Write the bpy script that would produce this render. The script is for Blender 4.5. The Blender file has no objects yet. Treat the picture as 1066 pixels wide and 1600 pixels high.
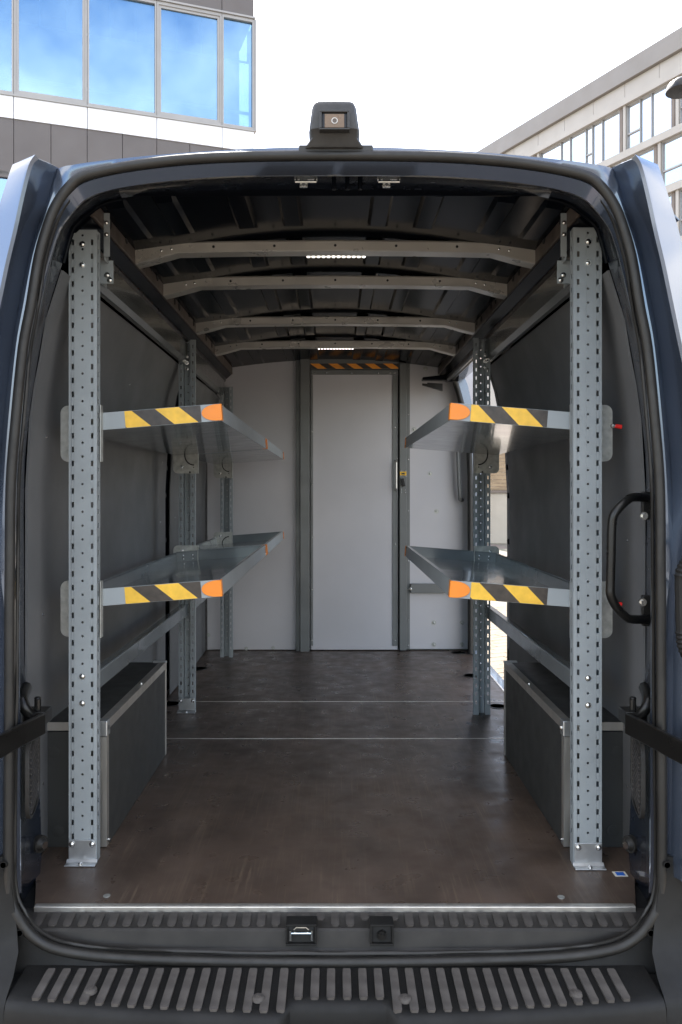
import bpy, bmesh, math, random
from mathutils import Vector, Matrix, noise as mnoise

random.seed(7)
R = math.radians
sc = bpy.context.scene
COL = sc.collection

# ------------------------------------------------------------------ camera, sky, sun, exposure
EYE = 1.626                      # eye height above the ground
F = 1259.0                       # focal length in picture rows (1600 rows high)
cam_d = bpy.data.cameras.new('camera'); cam = bpy.data.objects.new('camera', cam_d); COL.objects.link(cam)
cam.location = (0, 0, EYE); cam.rotation_euler = (R(90), 0, 0)
cam_d.sensor_fit = 'VERTICAL'; cam_d.sensor_height = 36.0; cam_d.lens = 36.0 * F / 1600.0
cam_d.shift_x = 9.0 / 1600.0; cam_d.shift_y = -32.0 / 1600.0
cam_d.clip_start = 0.02; cam_d.clip_end = 3000
sc.camera = cam

SUN_EL, SUN_AZ = 50.0, -8.0      # azimuth measured from +Y towards +X
w = bpy.data.worlds.new('World'); sc.world = w; w.use_nodes = True
nt = w.node_tree; nt.nodes.clear()
out = nt.nodes.new('ShaderNodeOutputWorld'); bg = nt.nodes.new('ShaderNodeBackground')
sky = nt.nodes.new('ShaderNodeTexSky'); sky.sky_type = 'NISHITA'; sky.sun_disc = False
sky.sun_elevation = R(SUN_EL); sky.sun_rotation = R(SUN_AZ); sky.air_density = 1.0; sky.dust_density = 1.6
tc = nt.nodes.new('ShaderNodeTexCoord'); nz = nt.nodes.new('ShaderNodeTexNoise')
nz.inputs['Scale'].default_value = 2.3; nz.inputs['Detail'].default_value = 7; nz.inputs['Roughness'].default_value = 0.55
rp = nt.nodes.new('ShaderNodeValToRGB')
rp.color_ramp.elements[0].position = 0.46; rp.color_ramp.elements[0].color = (0, 0, 0, 1)
rp.color_ramp.elements[1].position = 0.64; rp.color_ramp.elements[1].color = (1, 1, 1, 1)
mx = nt.nodes.new('ShaderNodeMix'); mx.data_type = 'RGBA'
mx.inputs[7].default_value = (6.4, 6.1, 5.7, 1)
nt.links.new(tc.outputs['Generated'], nz.inputs['Vector']); nt.links.new(nz.outputs['Fac'], rp.inputs['Fac'])
nt.links.new(rp.outputs['Color'], mx.inputs[0]); nt.links.new(sky.outputs['Color'], mx.inputs[6])
nt.links.new(mx.outputs[2], bg.inputs['Color']); bg.inputs['Strength'].default_value = 0.15
nt.links.new(bg.outputs[0], out.inputs[0])

sun_d = bpy.data.lights.new('sun', 'SUN'); sun_d.energy = 3.2; sun_d.angle = R(0.5); sun_d.color = (1.0, 0.95, 0.87)
sun = bpy.data.objects.new('sun', sun_d); COL.objects.link(sun)
sdir = Vector((math.sin(R(SUN_AZ)) * math.cos(R(SUN_EL)), math.cos(R(SUN_AZ)) * math.cos(R(SUN_EL)), math.sin(R(SUN_EL))))
sun.rotation_euler = sdir.to_track_quat('Z', 'Y').to_euler(); sun.location = (0, 0, 40)

sc.view_settings.view_transform = 'Standard'; sc.view_settings.look = 'None'
sc.view_settings.exposure = 2.0; sc.view_settings.gamma = 1.0; sc.view_settings.use_curve_mapping = False
sc.cycles.use_denoising = True
sc.cycles.max_bounces = 10; sc.cycles.diffuse_bounces = 6; sc.cycles.glossy_bounces = 6
sc.cycles.sample_clamp_indirect = 8.0

# ------------------------------------------------------------------ materials
def mat(name, col, rough=0.5, metal=0.0, vary=0.12, scale=6.0, bump=0.0, bscale=300.0, coat=0.0, spec=0.5, stretch=None, rvary=0.08):
    m = bpy.data.materials.new(name); m.use_nodes = True
    t = m.node_tree; p = t.nodes['Principled BSDF']
    p.inputs['Metallic'].default_value = metal; p.inputs['Specular IOR Level'].default_value = spec
    p.inputs['Coat Weight'].default_value = coat; p.inputs['Coat Roughness'].default_value = 0.06
    tcn = t.nodes.new('ShaderNodeTexCoord'); mp = t.nodes.new('ShaderNodeMapping')
    t.links.new(tcn.outputs['Object'], mp.inputs['Vector'])
    if stretch: mp.inputs['Scale'].default_value = stretch
    n = t.nodes.new('ShaderNodeTexNoise'); n.inputs['Scale'].default_value = scale; n.inputs['Detail'].default_value = 6
    t.links.new(mp.outputs[0], n.inputs['Vector'])
    r = t.nodes.new('ShaderNodeValToRGB')
    a = [max(0, c * (1 - vary)) for c in col]; b = [min(1, c * (1 + vary)) for c in col]
    r.color_ramp.elements[0].position = 0.3; r.color_ramp.elements[0].color = (*a, 1)
    r.color_ramp.elements[1].position = 0.7; r.color_ramp.elements[1].color = (*b, 1)
    t.links.new(n.outputs['Fac'], r.inputs['Fac']); t.links.new(r.outputs['Color'], p.inputs['Base Color'])
    mr = t.nodes.new('ShaderNodeMapRange'); mr.inputs['From Min'].default_value = 0.3; mr.inputs['From Max'].default_value = 0.7
    mr.inputs['To Min'].default_value = max(0.02, rough - rvary); mr.inputs['To Max'].default_value = min(1, rough + rvary)
    n2 = t.nodes.new('ShaderNodeTexNoise'); n2.inputs['Scale'].default_value = scale * 2.7; n2.inputs['Detail'].default_value = 4
    t.links.new(mp.outputs[0], n2.inputs['Vector'])
    t.links.new(n2.outputs['Fac'], mr.inputs['Value']); t.links.new(mr.outputs[0], p.inputs['Roughness'])
    if bump:
        n3 = t.nodes.new('ShaderNodeTexNoise'); n3.inputs['Scale'].default_value = bscale; n3.inputs['Detail'].default_value = 3
        t.links.new(mp.outputs[0], n3.inputs['Vector'])
        bp = t.nodes.new('ShaderNodeBump'); bp.inputs['Strength'].default_value = bump; bp.inputs['Distance'].default_value = 0.002
        t.links.new(n3.outputs['Fac'], bp.inputs['Height']); t.links.new(bp.outputs[0], p.inputs['Normal'])
    return m

M = {}
M['paint'] = mat('van_navy_paint', (0.105, 0.130, 0.178), 0.24, 0.70, 0.06, 3, coat=1.0, rvary=0.03)
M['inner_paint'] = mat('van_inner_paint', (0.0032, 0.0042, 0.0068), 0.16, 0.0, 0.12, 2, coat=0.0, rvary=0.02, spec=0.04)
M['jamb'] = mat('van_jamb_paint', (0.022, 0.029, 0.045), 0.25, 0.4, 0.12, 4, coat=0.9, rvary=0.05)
M['rubber'] = mat('rubber_seal', (0.016, 0.0145, 0.0125), 0.5, 0, 0.25, 14, bump=0.15, bscale=500)
M['plastic'] = mat('black_plastic', (0.0100, 0.0095, 0.0088), 0.55, 0, 0.30, 9, bump=0.35, bscale=900, spec=0.3)
M['tread'] = mat('pale_tread_plastic', (0.088, 0.078, 0.070), 0.6, 0, 0.32, 25, bump=0.3, bscale=700, spec=0.3)  # paler than the bumper plastic around the ribs
M['pad'] = mat('sill_pad_plastic', (0.060, 0.054, 0.049), 0.6, 0, 0.28, 25, bump=0.3, bscale=700, spec=0.3)
M['raildark'] = mat('top_rail_paint', (0.070, 0.074, 0.070), 0.2, 0.0, 0.10, 5, coat=0.5, rvary=0.04)
M['sill'] = mat('sill_plastic', (0.028, 0.0255, 0.023), 0.5, 0, 0.28, 12, bump=0.3, bscale=800, spec=0.35)
M['black'] = mat('black_metal', (0.0085, 0.008, 0.0072), 0.33, 0.0, 0.2, 10, spec=0.4)
M['bow'] = mat('roof_bow_steel', (0.58, 0.545, 0.49), 0.30, 0.5, 0.06, 5, rvary=0.04)
M['rail'] = mat('side_rail_primer', (0.115, 0.092, 0.078), 0.5, 0.2, 0.25, 9)
M['lining'] = mat('grey_lining', (0.130, 0.131, 0.133), 0.56, 0, 0.13, 2.2, bump=0.12, bscale=700)
M['bulk'] = mat('bulkhead_panel', (0.54, 0.525, 0.535), 0.55, 0, 0.06, 2, bump=0.08, bscale=700)
M['bulkframe'] = mat('bulkhead_frame_steel', (0.165, 0.17, 0.165), 0.45, 0.15, 0.10, 5)
M['rack'] = mat('rack_grey_paint', (0.295, 0.322, 0.334), 0.42, 0.0, 0.08, 9, bump=0.25, bscale=420, spec=0.5)
M['tray'] = mat('tray_glossy_paint', (0.165, 0.186, 0.195), 0.19, 0.0, 0.10, 5, coat=0.45, rvary=0.05)
M['trayface'] = mat('tray_face_paint', (0.285, 0.312, 0.325), 0.45, 0.0, 0.06, 5, rvary=0.015)
M['zinc'] = mat('zinc_plate', (0.60, 0.61, 0.61), 0.36, 0.85, 0.10, 25, rvary=0.05)
M['galv'] = mat('galvanised_bracket', (0.46, 0.46, 0.43), 0.40, 0.6, 0.22, 45, rvary=0.1)
M['alu'] = mat('aluminium_trim', (0.66, 0.63, 0.58), 0.38, 0.85, 0.10, 30, stretch=(1, 1, 0.1))
M['boxpanel'] = mat('wheel_box_panel', (0.040, 0.041, 0.039), 0.5, 0, 0.10, 5, bump=0.1, bscale=500)
M['yellow'] = mat('tape_yellow', (0.78, 0.46, 0.038), 0.42, 0, 0.12, 38)
M['tapeblack'] = mat('tape_black', (0.040, 0.030, 0.023), 0.42, 0, 0.35, 45)
M['orange'] = mat('orange_plastic', (0.82, 0.24, 0.015), 0.4, 0, 0.05, 20)
M['tapeorange'] = mat('tape_orange', (0.92, 0.33, 0.03), 0.45, 0, 0.05, 20)
M['red'] = mat('red_cap', (0.7, 0.02, 0.015), 0.35, 0, 0.05, 20)
M['dark'] = mat('recess_shade', (0.008, 0.008, 0.008), 0.7, 0, 0.2, 20)  # near-black colour standing for the shade in holes, slots and gaps
M['chrome'] = mat('bright_steel', (0.7, 0.7, 0.68), 0.2, 1.0, 0.05, 20)
M['sticker'] = mat('blue_sticker', (0.03, 0.14, 0.55), 0.35, 0, 0.05, 20)
M['white'] = mat('white_plastic', (0.72, 0.68, 0.58), 0.5, 0, 0.04, 8)
M['lens'] = mat('camera_lens_amber', (0.15, 0.092, 0.045), 0.3, 0.0, 0.1, 30, coat=0.3)
M['camplastic'] = mat('camera_housing', (0.030, 0.029, 0.028), 0.5, 0, 0.15, 30, bump=0.3, bscale=900)

def emis(name, col, s):
    m = bpy.data.materials.new(name); m.use_nodes = True
    p = m.node_tree.nodes['Principled BSDF']; p.inputs['Base Color'].default_value = (0.8, 0.8, 0.8, 1)
    p.inputs['Emission Color'].default_value = (*col, 1); p.inputs['Emission Strength'].default_value = s
    return m
M['led'] = emis('led_light', (1.0, 0.95, 0.88), 1.3)

def ply_material():
    m = mat('phenolic_plywood', (0.080, 0.0555, 0.0415), 0.36, 0, 0.34, 5.0, bump=0.12, bscale=600, rvary=0.13)
    t = m.node_tree; p = t.nodes['Principled BSDF']
    src = p.inputs['Base Color'].links[0].from_socket
    tcn = t.nodes.new('ShaderNodeTexCoord')
    prev = src
    # fine worn scratches in three directions and dusty smears
    for k, (rot, sx, sy, lo, amt) in enumerate([(0.5, 150, 2.6, 0.61, 0.55), (-0.7, 170, 3.4, 0.62, 0.5), (0.08, 240, 2.6, 0.60, 0.4), (1.5, 90, 1.6, 0.60, 0.35), (2.3, 200, 5.0, 0.62, 0.5)]):
        mp = t.nodes.new('ShaderNodeMapping'); mp.inputs['Rotation'].default_value = (0, 0, rot); mp.inputs['Scale'].default_value = (sx, sy, 1)
        n = t.nodes.new('ShaderNodeTexNoise'); n.inputs['Scale'].default_value = 1.0; n.inputs['Detail'].default_value = 2
        t.links.new(tcn.outputs['Object'], mp.inputs['Vector']); t.links.new(mp.outputs[0], n.inputs['Vector'])
        mr = t.nodes.new('ShaderNodeMapRange'); mr.inputs['From Min'].default_value = lo; mr.inputs['From Max'].default_value = lo + 0.06
        mr.inputs['To Max'].default_value = amt
        t.links.new(n.outputs['Fac'], mr.inputs['Value'])
        big = t.nodes.new('ShaderNodeTexNoise'); big.inputs['Scale'].default_value = 2.2 + k; big.inputs['Detail'].default_value = 3
        t.links.new(tcn.outputs['Object'], big.inputs['Vector'])
        mr2 = t.nodes.new('ShaderNodeMapRange'); mr2.inputs['From Min'].default_value = 0.45; mr2.inputs['From Max'].default_value = 0.62
        t.links.new(big.outputs['Fac'], mr2.inputs['Value'])
        mul = t.nodes.new('ShaderNodeMath'); mul.operation = 'MULTIPLY'
        t.links.new(mr.outputs[0], mul.inputs[0]); t.links.new(mr2.outputs[0], mul.inputs[1])
        mixn = t.nodes.new('ShaderNodeMix'); mixn.data_type = 'RGBA'
        mixn.inputs[7].default_value = (0.17, 0.125, 0.085, 1)
        t.links.new(mul.outputs[0], mixn.inputs[0]); t.links.new(prev, mixn.inputs[6]); prev = mixn.outputs[2]
    dust = t.nodes.new('ShaderNodeTexNoise'); dust.inputs['Scale'].default_value = 4.2; dust.inputs['Detail'].default_value = 9; dust.inputs['Roughness'].default_value = 0.7
    t.links.new(tcn.outputs['Object'], dust.inputs['Vector'])
    mr = t.nodes.new('ShaderNodeMapRange'); mr.inputs['From Min'].default_value = 0.5; mr.inputs['From Max'].default_value = 0.78; mr.inputs['To Max'].default_value = 0.5
    t.links.new(dust.outputs['Fac'], mr.inputs['Value'])
    mixn = t.nodes.new('ShaderNodeMix'); mixn.data_type = 'RGBA'; mixn.inputs[7].default_value = (0.14, 0.105, 0.085, 1)
    t.links.new(mr.outputs[0], mixn.inputs[0]); t.links.new(prev, mixn.inputs[6]); prev = mixn.outputs[2]
    t.links.new(prev, p.inputs['Base Color'])
    return m
M['ply'] = ply_material()

def glass_material(name, tint, refl, gcol=(0.8, 0.92, 1), clear=0.0):
    m = bpy.data.materials.new(name); m.use_nodes = True
    t = m.node_tree; p = t.nodes['Principled BSDF']
    g = t.nodes.new('ShaderNodeBsdfGlossy'); g.inputs['Roughness'].default_value = 0.015; g.inputs['Color'].default_value = (*gcol, 1)
    p.inputs['Base Color'].default_value = (*tint, 1); p.inputs['Roughness'].default_value = 0.1
    mixs = t.nodes.new('ShaderNodeMixShader'); mixs.inputs[0].default_value = refl
    o = t.nodes['Material Output']
    n = t.nodes.new('ShaderNodeTexNoise'); n.inputs['Scale'].default_value = 0.8
    tcn = t.nodes.new('ShaderNodeTexCoord'); t.links.new(tcn.outputs['Object'], n.inputs['Vector'])
    bp = t.nodes.new('ShaderNodeBump'); bp.inputs['Strength'].default_value = 0.05; bp.inputs['Distance'].default_value = 0.05
    t.links.new(n.outputs['Fac'], bp.inputs['Height']); t.links.new(bp.outputs[0], g.inputs['Normal'])
    base = p.outputs[0]
    if clear:
        tr = t.nodes.new('ShaderNodeBsdfTransparent'); tr.inputs['Color'].default_value = (0.62, 0.82, 1, 1); m2 = t.nodes.new('ShaderNodeMixShader'); m2.inputs[0].default_value = clear
        t.links.new(p.outputs[0], m2.inputs[1]); t.links.new(tr.outputs[0], m2.inputs[2]); base = m2.outputs[0]
    t.links.new(base, mixs.inputs[1]); t.links.new(g.outputs[0], mixs.inputs[2]); t.links.new(mixs.outputs[0], o.inputs[0])
    return m
M['glass'] = glass_material('office_glass', (0.015, 0.05, 0.11), 0.35, (0.46, 0.74, 1), 0.5)
M['glass_far'] = glass_material('far_office_glass', (0.28, 0.31, 0.34), 0.72, (0.90, 0.95, 1))
M['clad'] = mat('grey_cladding', (0.125, 0.110, 0.105), 0.6, 0, 0.07, 1.5, bump=0.1, bscale=80)
M['whiteband'] = mat('white_cladding', (0.78, 0.78, 0.80), 0.5, 0, 0.03, 1.2)
M['winframe'] = mat('window_frame_alu', (0.33, 0.315, 0.30), 0.4, 0.2, 0.05, 3)
M['beige'] = mat('beige_cladding', (0.41, 0.38, 0.345), 0.65, 0, 0.05, 0.6)
M['fascia'] = mat('shaded_fascia_beige', (0.235, 0.215, 0.198), 0.6, 0, 0.05, 0.4)  # wall beige darkened, shade of the roof edge put into the colour
M['pier'] = mat('brown_pier', (0.17, 0.135, 0.11), 0.55, 0, 0.08, 1)
M['concrete'] = mat('pale_concrete', (0.46, 0.41, 0.34), 0.8, 0, 0.10, 1.4, bump=0.2, bscale=30)
M['plank'] = mat('weathered_plank', (0.34, 0.245, 0.15), 0.7, 0, 0.25, 4, stretch=(0.6, 6, 6))
M['twig'] = mat('dry_twig', (0.12, 0.075, 0.045), 0.8, 0, 0.3, 8)
M['paverm'] = mat('beige_paver', (0.190, 0.150, 0.104), 0.75, 0, 0.18, 5, bump=0.3, bscale=60)

def paving_material():
    m = bpy.data.materials.new('beige_clinker_paving'); m.use_nodes = True
    t = m.node_tree; p = t.nodes['Principled BSDF']; p.inputs['Roughness'].default_value = 0.8
    tcn = t.nodes.new('ShaderNodeTexCoord'); mp = t.nodes.new('ShaderNodeMapping'); mp.inputs['Rotation'].default_value = (0, 0, R(-28))
    b = t.nodes.new('ShaderNodeTexBrick'); b.inputs['Scale'].default_value = 1.0; b.inputs['Brick Width'].default_value = 0.28; b.inputs['Row Height'].default_value = 0.14
    b.inputs['Mortar Size'].default_value = 0.005; b.inputs['Color1'].default_value = (0.235, 0.195, 0.148, 1); b.inputs['Color2'].default_value = (0.195, 0.162, 0.123, 1); b.inputs['Mortar'].default_value = (0.10, 0.085, 0.07, 1)
    t.links.new(tcn.outputs['Object'], mp.inputs['Vector']); t.links.new(mp.outputs[0], b.inputs['Vector'])
    n = t.nodes.new('ShaderNodeTexNoise'); n.inputs['Scale'].default_value = 0.6; n.inputs['Detail'].default_value = 8
    t.links.new(tcn.outputs['Object'], n.inputs['Vector'])
    mm = t.nodes.new('ShaderNodeMix'); mm.data_type = 'RGBA'; mm.blend_type = 'MULTIPLY'; mm.inputs[0].default_value = 0.5
    t.links.new(b.outputs['Color'], mm.inputs[6]); t.links.new(n.outputs['Color'], mm.inputs[7])
    hs = t.nodes.new('ShaderNodeHueSaturation'); hs.inputs['Value'].default_value = 1.3; hs.inputs['Saturation'].default_value = 0.85
    t.links.new(mm.outputs[2], hs.inputs['Color']); t.links.new(hs.outputs[0], p.inputs['Base Color'])
    return m
M['paving'] = paving_material()

# ------------------------------------------------------------------ mesh helpers
def zr(z): return z + EYE                       # height measured from eye level -> world
def at(u, v, Y): return Vector(((u - 524.0) * Y / F, Y, EYE + (768.0 - v) * Y / F))

class MB:
    def __init__(self): self.v = []; self.f = []; self.m = []
    def add(self, vs, fs, mi=0):
        b = len(self.v); self.v += [tuple(x) for x in vs]
        for q in fs: self.f.append([b + i for i in q]); self.m.append(mi)
    def hexa(self, fn, a0, a1, b0, b1, c0, c1, mi=0):
        vs = [fn(a, b, c) for c in (c0, c1) for b in (b0, b1) for a in (a0, a1)]
        self.add(vs, [(0, 2, 3, 1), (4, 5, 7, 6), (0, 1, 5, 4), (2, 6, 7, 3), (0, 4, 6, 2), (1, 3, 7, 5)], mi)
    def box(self, x0, x1, y0, y1, z0, z1, mi=0):
        self.hexa(lambda a, b, c: (a, b, c), min(x0, x1), max(x0, x1), min(y0, y1), max(y0, y1), min(z0, z1), max(z0, z1), mi)
    def obox(self, c, ax, ay, az, mi=0):
        c = Vector(c); ax = Vector(ax); ay = Vector(ay); az = Vector(az)
        self.hexa(lambda a, b, d: c + ax * a + ay * b + az * d, -1, 1, -1, 1, -1, 1, mi)
    def bar(self, p0, p1, up, wd, ht, mi=0):
        p0 = Vector(p0); p1 = Vector(p1); d = p1 - p0; t = d.normalized(); up = Vector(up)
        sd = t.cross(up).normalized(); u2 = sd.cross(t).normalized()
        self.obox((p0 + p1) / 2, d / 2, sd * wd / 2, u2 * ht / 2, mi)
    def grid(self, rows, closed=False, mi=0):
        n = len(rows[0]); vs = [p for r in rows for p in r]; fs = []
        for i in range(len(rows) - 1):
            for j in range(n if closed else n - 1):
                k = (j + 1) % n; fs.append((i * n + j, i * n + k, (i + 1) * n + k, (i + 1) * n + j))
        self.add(vs, fs, mi)
    def prism(self, poly, fn, d0, d1, mi=0):
        n = len(poly); vs = [fn(a, b, d0) for a, b in poly] + [fn(a, b, d1) for a, b in poly]
        fs = [tuple(range(n - 1, -1, -1)), tuple(range(n, 2 * n))] + [(i, (i + 1) % n, n + (i + 1) % n, n + i) for i in range(n)]
        self.add(vs, fs, mi)
    def tube(self, path, r, n=8, closed=False, ry=None, caps=True, mi=0, ref=None):
        P = [Vector(p) for p in path]; k = len(P); rows = []; prev = None
        for i in range(k):
            if closed: t = (P[(i + 1) % k] - P[i - 1]).normalized()
            else: t = (P[min(i + 1, k - 1)] - P[max(i - 1, 0)]).normalized()
            if ref is not None: nrm = Vector(ref); nrm = (nrm - t * nrm.dot(t)).normalized()
            else:
                if prev is None:
                    nrm = Vector((0, 0, 1)) if abs(t.z) < 0.9 else Vector((1, 0, 0))
                else: nrm = prev
                nrm = (nrm - t * nrm.dot(t)).normalized()
            prev = nrm; bn = t.cross(nrm); q = r[i] if isinstance(r, (list, tuple)) else r; q2 = ry if ry else q
            rows.append([P[i] + nrm * q * math.cos(a) + bn * q2 * math.sin(a) for a in [2 * math.pi * j / n for j in range(n)]])
        if closed: rows.append(rows[0])
        self.grid(rows, True, mi)
        if caps and not closed:
            self.add(rows[0], [tuple(range(n))], mi); self.add(rows[-1], [tuple(range(n - 1, -1, -1))], mi)
    def cyl(self, p0, p1, r, n=12, r2=None, mi=0):
        self.tube([p0, p1], [r, r if r2 is None else r2], n, mi=mi)
    def dome(self, c, nrm, r, h, n=10, mi=0):
        c = Vector(c); nrm = Vector(nrm).normalized()
        self.tube([c, c + nrm * h * 0.5, c + nrm * h * 0.85, c + nrm * h], [r, r * 0.93, r * 0.6, r * 0.15], n, mi=mi)

def wloc(o):
    l = Vector((0, 0, 0))
    while o is not None: l += o.location + (o.matrix_parent_inverse.translation if o.parent else Vector()); o = o.parent
    return l
def attach(o, parent):
    if parent is not None:
        o.parent = parent; o.matrix_parent_inverse = Matrix.Translation(-wloc(parent))
def build(name, mb, mats, parent=None, smooth=35, bevel=0, segs=2, solid=0, merge=True, kind=None, loc=None, label=None):
    me = bpy.data.meshes.new(name); bm = bmesh.new()
    vs = [bm.verts.new(p) for p in mb.v]
    for q, mi in zip(mb.f, mb.m):
        try:
            f = bm.faces.new([vs[i] for i in q]); f.material_index = mi
        except ValueError: pass
    if merge: bmesh.ops.remove_doubles(bm, verts=bm.verts, dist=1e-5)
    bmesh.ops.recalc_face_normals(bm, faces=bm.faces)
    if solid:
        bm.normal_update(); bm.verts.index_update()      # plain shell: every vertex moved by the same distance
        base = bm.verts[:]; fs0 = bm.faces[:]; be = [e for e in bm.edges if len(e.link_faces) == 1]
        twin = {v: bm.verts.new(v.co - v.normal * solid) for v in base}
        for f in fs0:
            nf = bm.faces.new([twin[v] for v in reversed(f.verts)]); nf.material_index = f.material_index
        for e in be:
            a, b = e.verts
            try: bm.faces.new([a, b, twin[b], twin[a]]).material_index = e.link_faces[0].material_index
            except ValueError: pass
        bmesh.ops.recalc_face_normals(bm, faces=bm.faces)
    bm.to_mesh(me); bm.free()
    if not isinstance(mats, (list, tuple)): mats = [mats]
    for m in mats: me.materials.append(M[m] if isinstance(m, str) else m)
    if smooth:
        me.shade_smooth(); me.set_sharp_from_angle(angle=R(smooth))
    o = bpy.data.objects.new(name, me); COL.objects.link(o)
    if loc is not None: o.location = loc
    attach(o, parent)
    if bevel:
        md = o.modifiers.new('bevel', 'BEVEL'); md.width = bevel; md.segments = segs; md.limit_method = 'ANGLE'; md.angle_limit = R(40)
        md.harden_normals = False
    if kind: o['kind'] = kind
    if label: o['label'] = label
    return o
def put(name, src, loc, rot=(0, 0, 0), parent=None, scale=None):
    o = bpy.data.objects.new(name, src.data if hasattr(src, 'data') else src); COL.objects.link(o)
    o.location = loc; o.rotation_euler = rot
    if scale: o.scale = scale
    if parent is not None: o.parent = parent; o.matrix_parent_inverse = Matrix.Translation(-wloc(parent))
    return o
def mesh_only(name, mb, mats, smooth=35):
    o = build(name, mb, mats, None, smooth); me = o.data; bpy.data.objects.remove(o); return me
def thing(name, label, cat, loc=(0, 0, 0), group=None):
    o = bpy.data.objects.new(name, None); COL.objects.link(o); o.location = loc; o.empty_display_size = 0.1
    o['label'] = label; o['category'] = cat
    if group: o['group'] = group
    return o
def lerp_profile(tab, z):
    if z <= tab[0][0]: return tab[0][1]
    for (a, xa), (b, xb) in zip(tab, tab[1:]):
        if z <= b: return xa + (xb - xa) * (z - a) / (b - a)
    return tab[-1][1]
def smooth_path(pts, n=4):
    P = [Vector(p) for p in pts]; res = []
    for i in range(len(P) - 1):
        p0 = P[max(i - 1, 0)]; p1 = P[i]; p2 = P[i + 1]; p3 = P[min(i + 2, len(P) - 1)]
        for k in range(n):
            t = k / n
            res.append(0.5 * ((2 * p1) + (p2 - p0) * t + (2 * p0 - 5 * p1 + 4 * p2 - p3) * t * t + (3 * p1 - p0 - 3 * p2 + p3) * t ** 3))
    res.append(P[-1]); return res
def mir(p): return Vector((-p[0], p[1], p[2]))

# shared small hardware
bm_ = MB(); bm_.cyl((0, 0, 0), (0, -0.0015, 0), 0.0085, 12); bm_.dome((0, -0.0015, 0), (0, -1, 0), 0.0062, 0.005, 10)
BOLT = mesh_only('bolt', bm_, 'chrome')
bm_ = MB(); bm_.dome((0, 0, 0), (0, -1, 0), 0.0045, 0.003, 8)
RIVET = mesh_only('rivet', bm_, 'chrome')
bm_ = MB(); bm_.cyl((0, 0, 0), (0, -0.002, 0), 0.016, 16); bm_.dome((0, -0.002, 0), (0, -1, 0), 0.008, 0.006, 10)
WASHER = mesh_only('washer_bolt', bm_, 'galv')
bm_ = MB(); bm_.cyl((0, 0, 0), (0, -0.003, 0), 0.012, 14); bm_.cyl((0, -0.003, 0), (0, -0.010, 0), 0.008, 6)
HEXBOLT = mesh_only('hex_bolt', bm_, 'chrome')

# ------------------------------------------------------------------ ground
FLOOR = EYE - 1.066               # top of the cargo floor
g = MB(); N = 24
g.grid([[(-400 + 800 * i / N, -300 + 800 * j / N, 0) for i in range(N + 1)] for j in range(N + 1)])
ground = build('ground', g, 'paving', kind='structure'); ground['label'] = 'beige clinker paving of the yard'
pm = MB(); pm.box(-0.1365, 0.1365, -0.0665, 0.0665, -0.05, 0.004)
PAVER = mesh_only('paver', pm, 'paverm', 0)
ang = R(28); ca, sa = math.cos(ang), math.sin(ang); cnt = 0
for j in range(-10, 120):
    for i in range(-10, 80):
        a = (i + (0.5 if j % 2 else 0)) * 0.28; b = j * 0.14
        x = a * ca - b * sa; y = a * sa + b * ca
        if 6.3 < y < 11.5 and abs(x - 0.205 * y) < 0.34 and cnt < 290:
            o = put('paver', PAVER, (x, y, random.uniform(-0.0015, 0.002)), (0, 0, ang), ground); cnt += 1

# ------------------------------------------------------------------ the van
van = thing('van', 'dark navy panel van seen from behind with both rear doors open', 'van', (0, 4.5, 0))

# matched rear-frame curves, traced for the left half (u, v) and placed in planes near the tailgate
S_ = [(524, 245), (440, 245.5), (350, 247.5), (270, 253), (200, 262), (150, 272), (125, 281), (112, 292), (101, 305), (90, 322), (79, 347), (63, 402), (50, 480), (38, 545), (27, 655), (19, 760), (17.5, 900), (17, 956), (17, 1060), (16.5, 1150), (15.5, 1340), (19, 1400)]
O_ = [(524, 229), (440, 230.5), (350, 234.5), (270, 240), (200, 246.5), (140, 253.5), (114, 257.5), (100, 260), (90, 266), (81, 285), (68, 328), (45.6, 394), (27, 480), (17, 540), (5, 653), (-2, 760), (-8, 880), (2, 956), (2, 1060), (2, 1150), (2, 1340), (2, 1400)]
F_ = [(524, 272), (440, 272), (350, 275), (270, 281), (200, 290), (160, 299), (137, 308), (125, 317), (113, 330), (101, 346), (90, 366), (76, 412), (61, 480), (48, 545), (34.5, 650), (29.5, 760), (29, 900), (29, 956), (29, 1060), (29, 1150), (29, 1345), (31, 1395)]
W_ = [(524, 298), (440, 298), (350, 300), (270, 303), (215, 306), (190, 310), (174, 313), (160, 318), (147, 325), (123, 345), (111, 362), (98, 410), (75, 484), (61, 552), (45, 655), (38, 760), (38, 900), (38, 956), (40, 1060), (57, 1165), (65, 1340), (52, 1402)]
YS, YO, YF = 1.972, 1.962, 1.996
def yw(i): return 2.30 if i <= 4 else (2.27 if i <= 8 else 2.25)
S3 = [at(u, v, YS) for u, v in S_]; O3 = [at(u, v, YO if i <= 6 else (1.968 if i == 7 else (1.975 if i == 8 else 1.980))) for i, (u, v) in enumerate(O_)]; F3 = [at(u, v, YF) for u, v in F_]
W3 = [at(u, v, yw(i)) for i, (u, v) in enumerate(W_)]

def full(half): return [mir(p) for p in reversed(half[1:])] + list(half) if False else [p for p in reversed(half)] + [mir(p) for p in half[1:]]
def sm(half): return full(smooth_path(half, 4))

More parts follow.
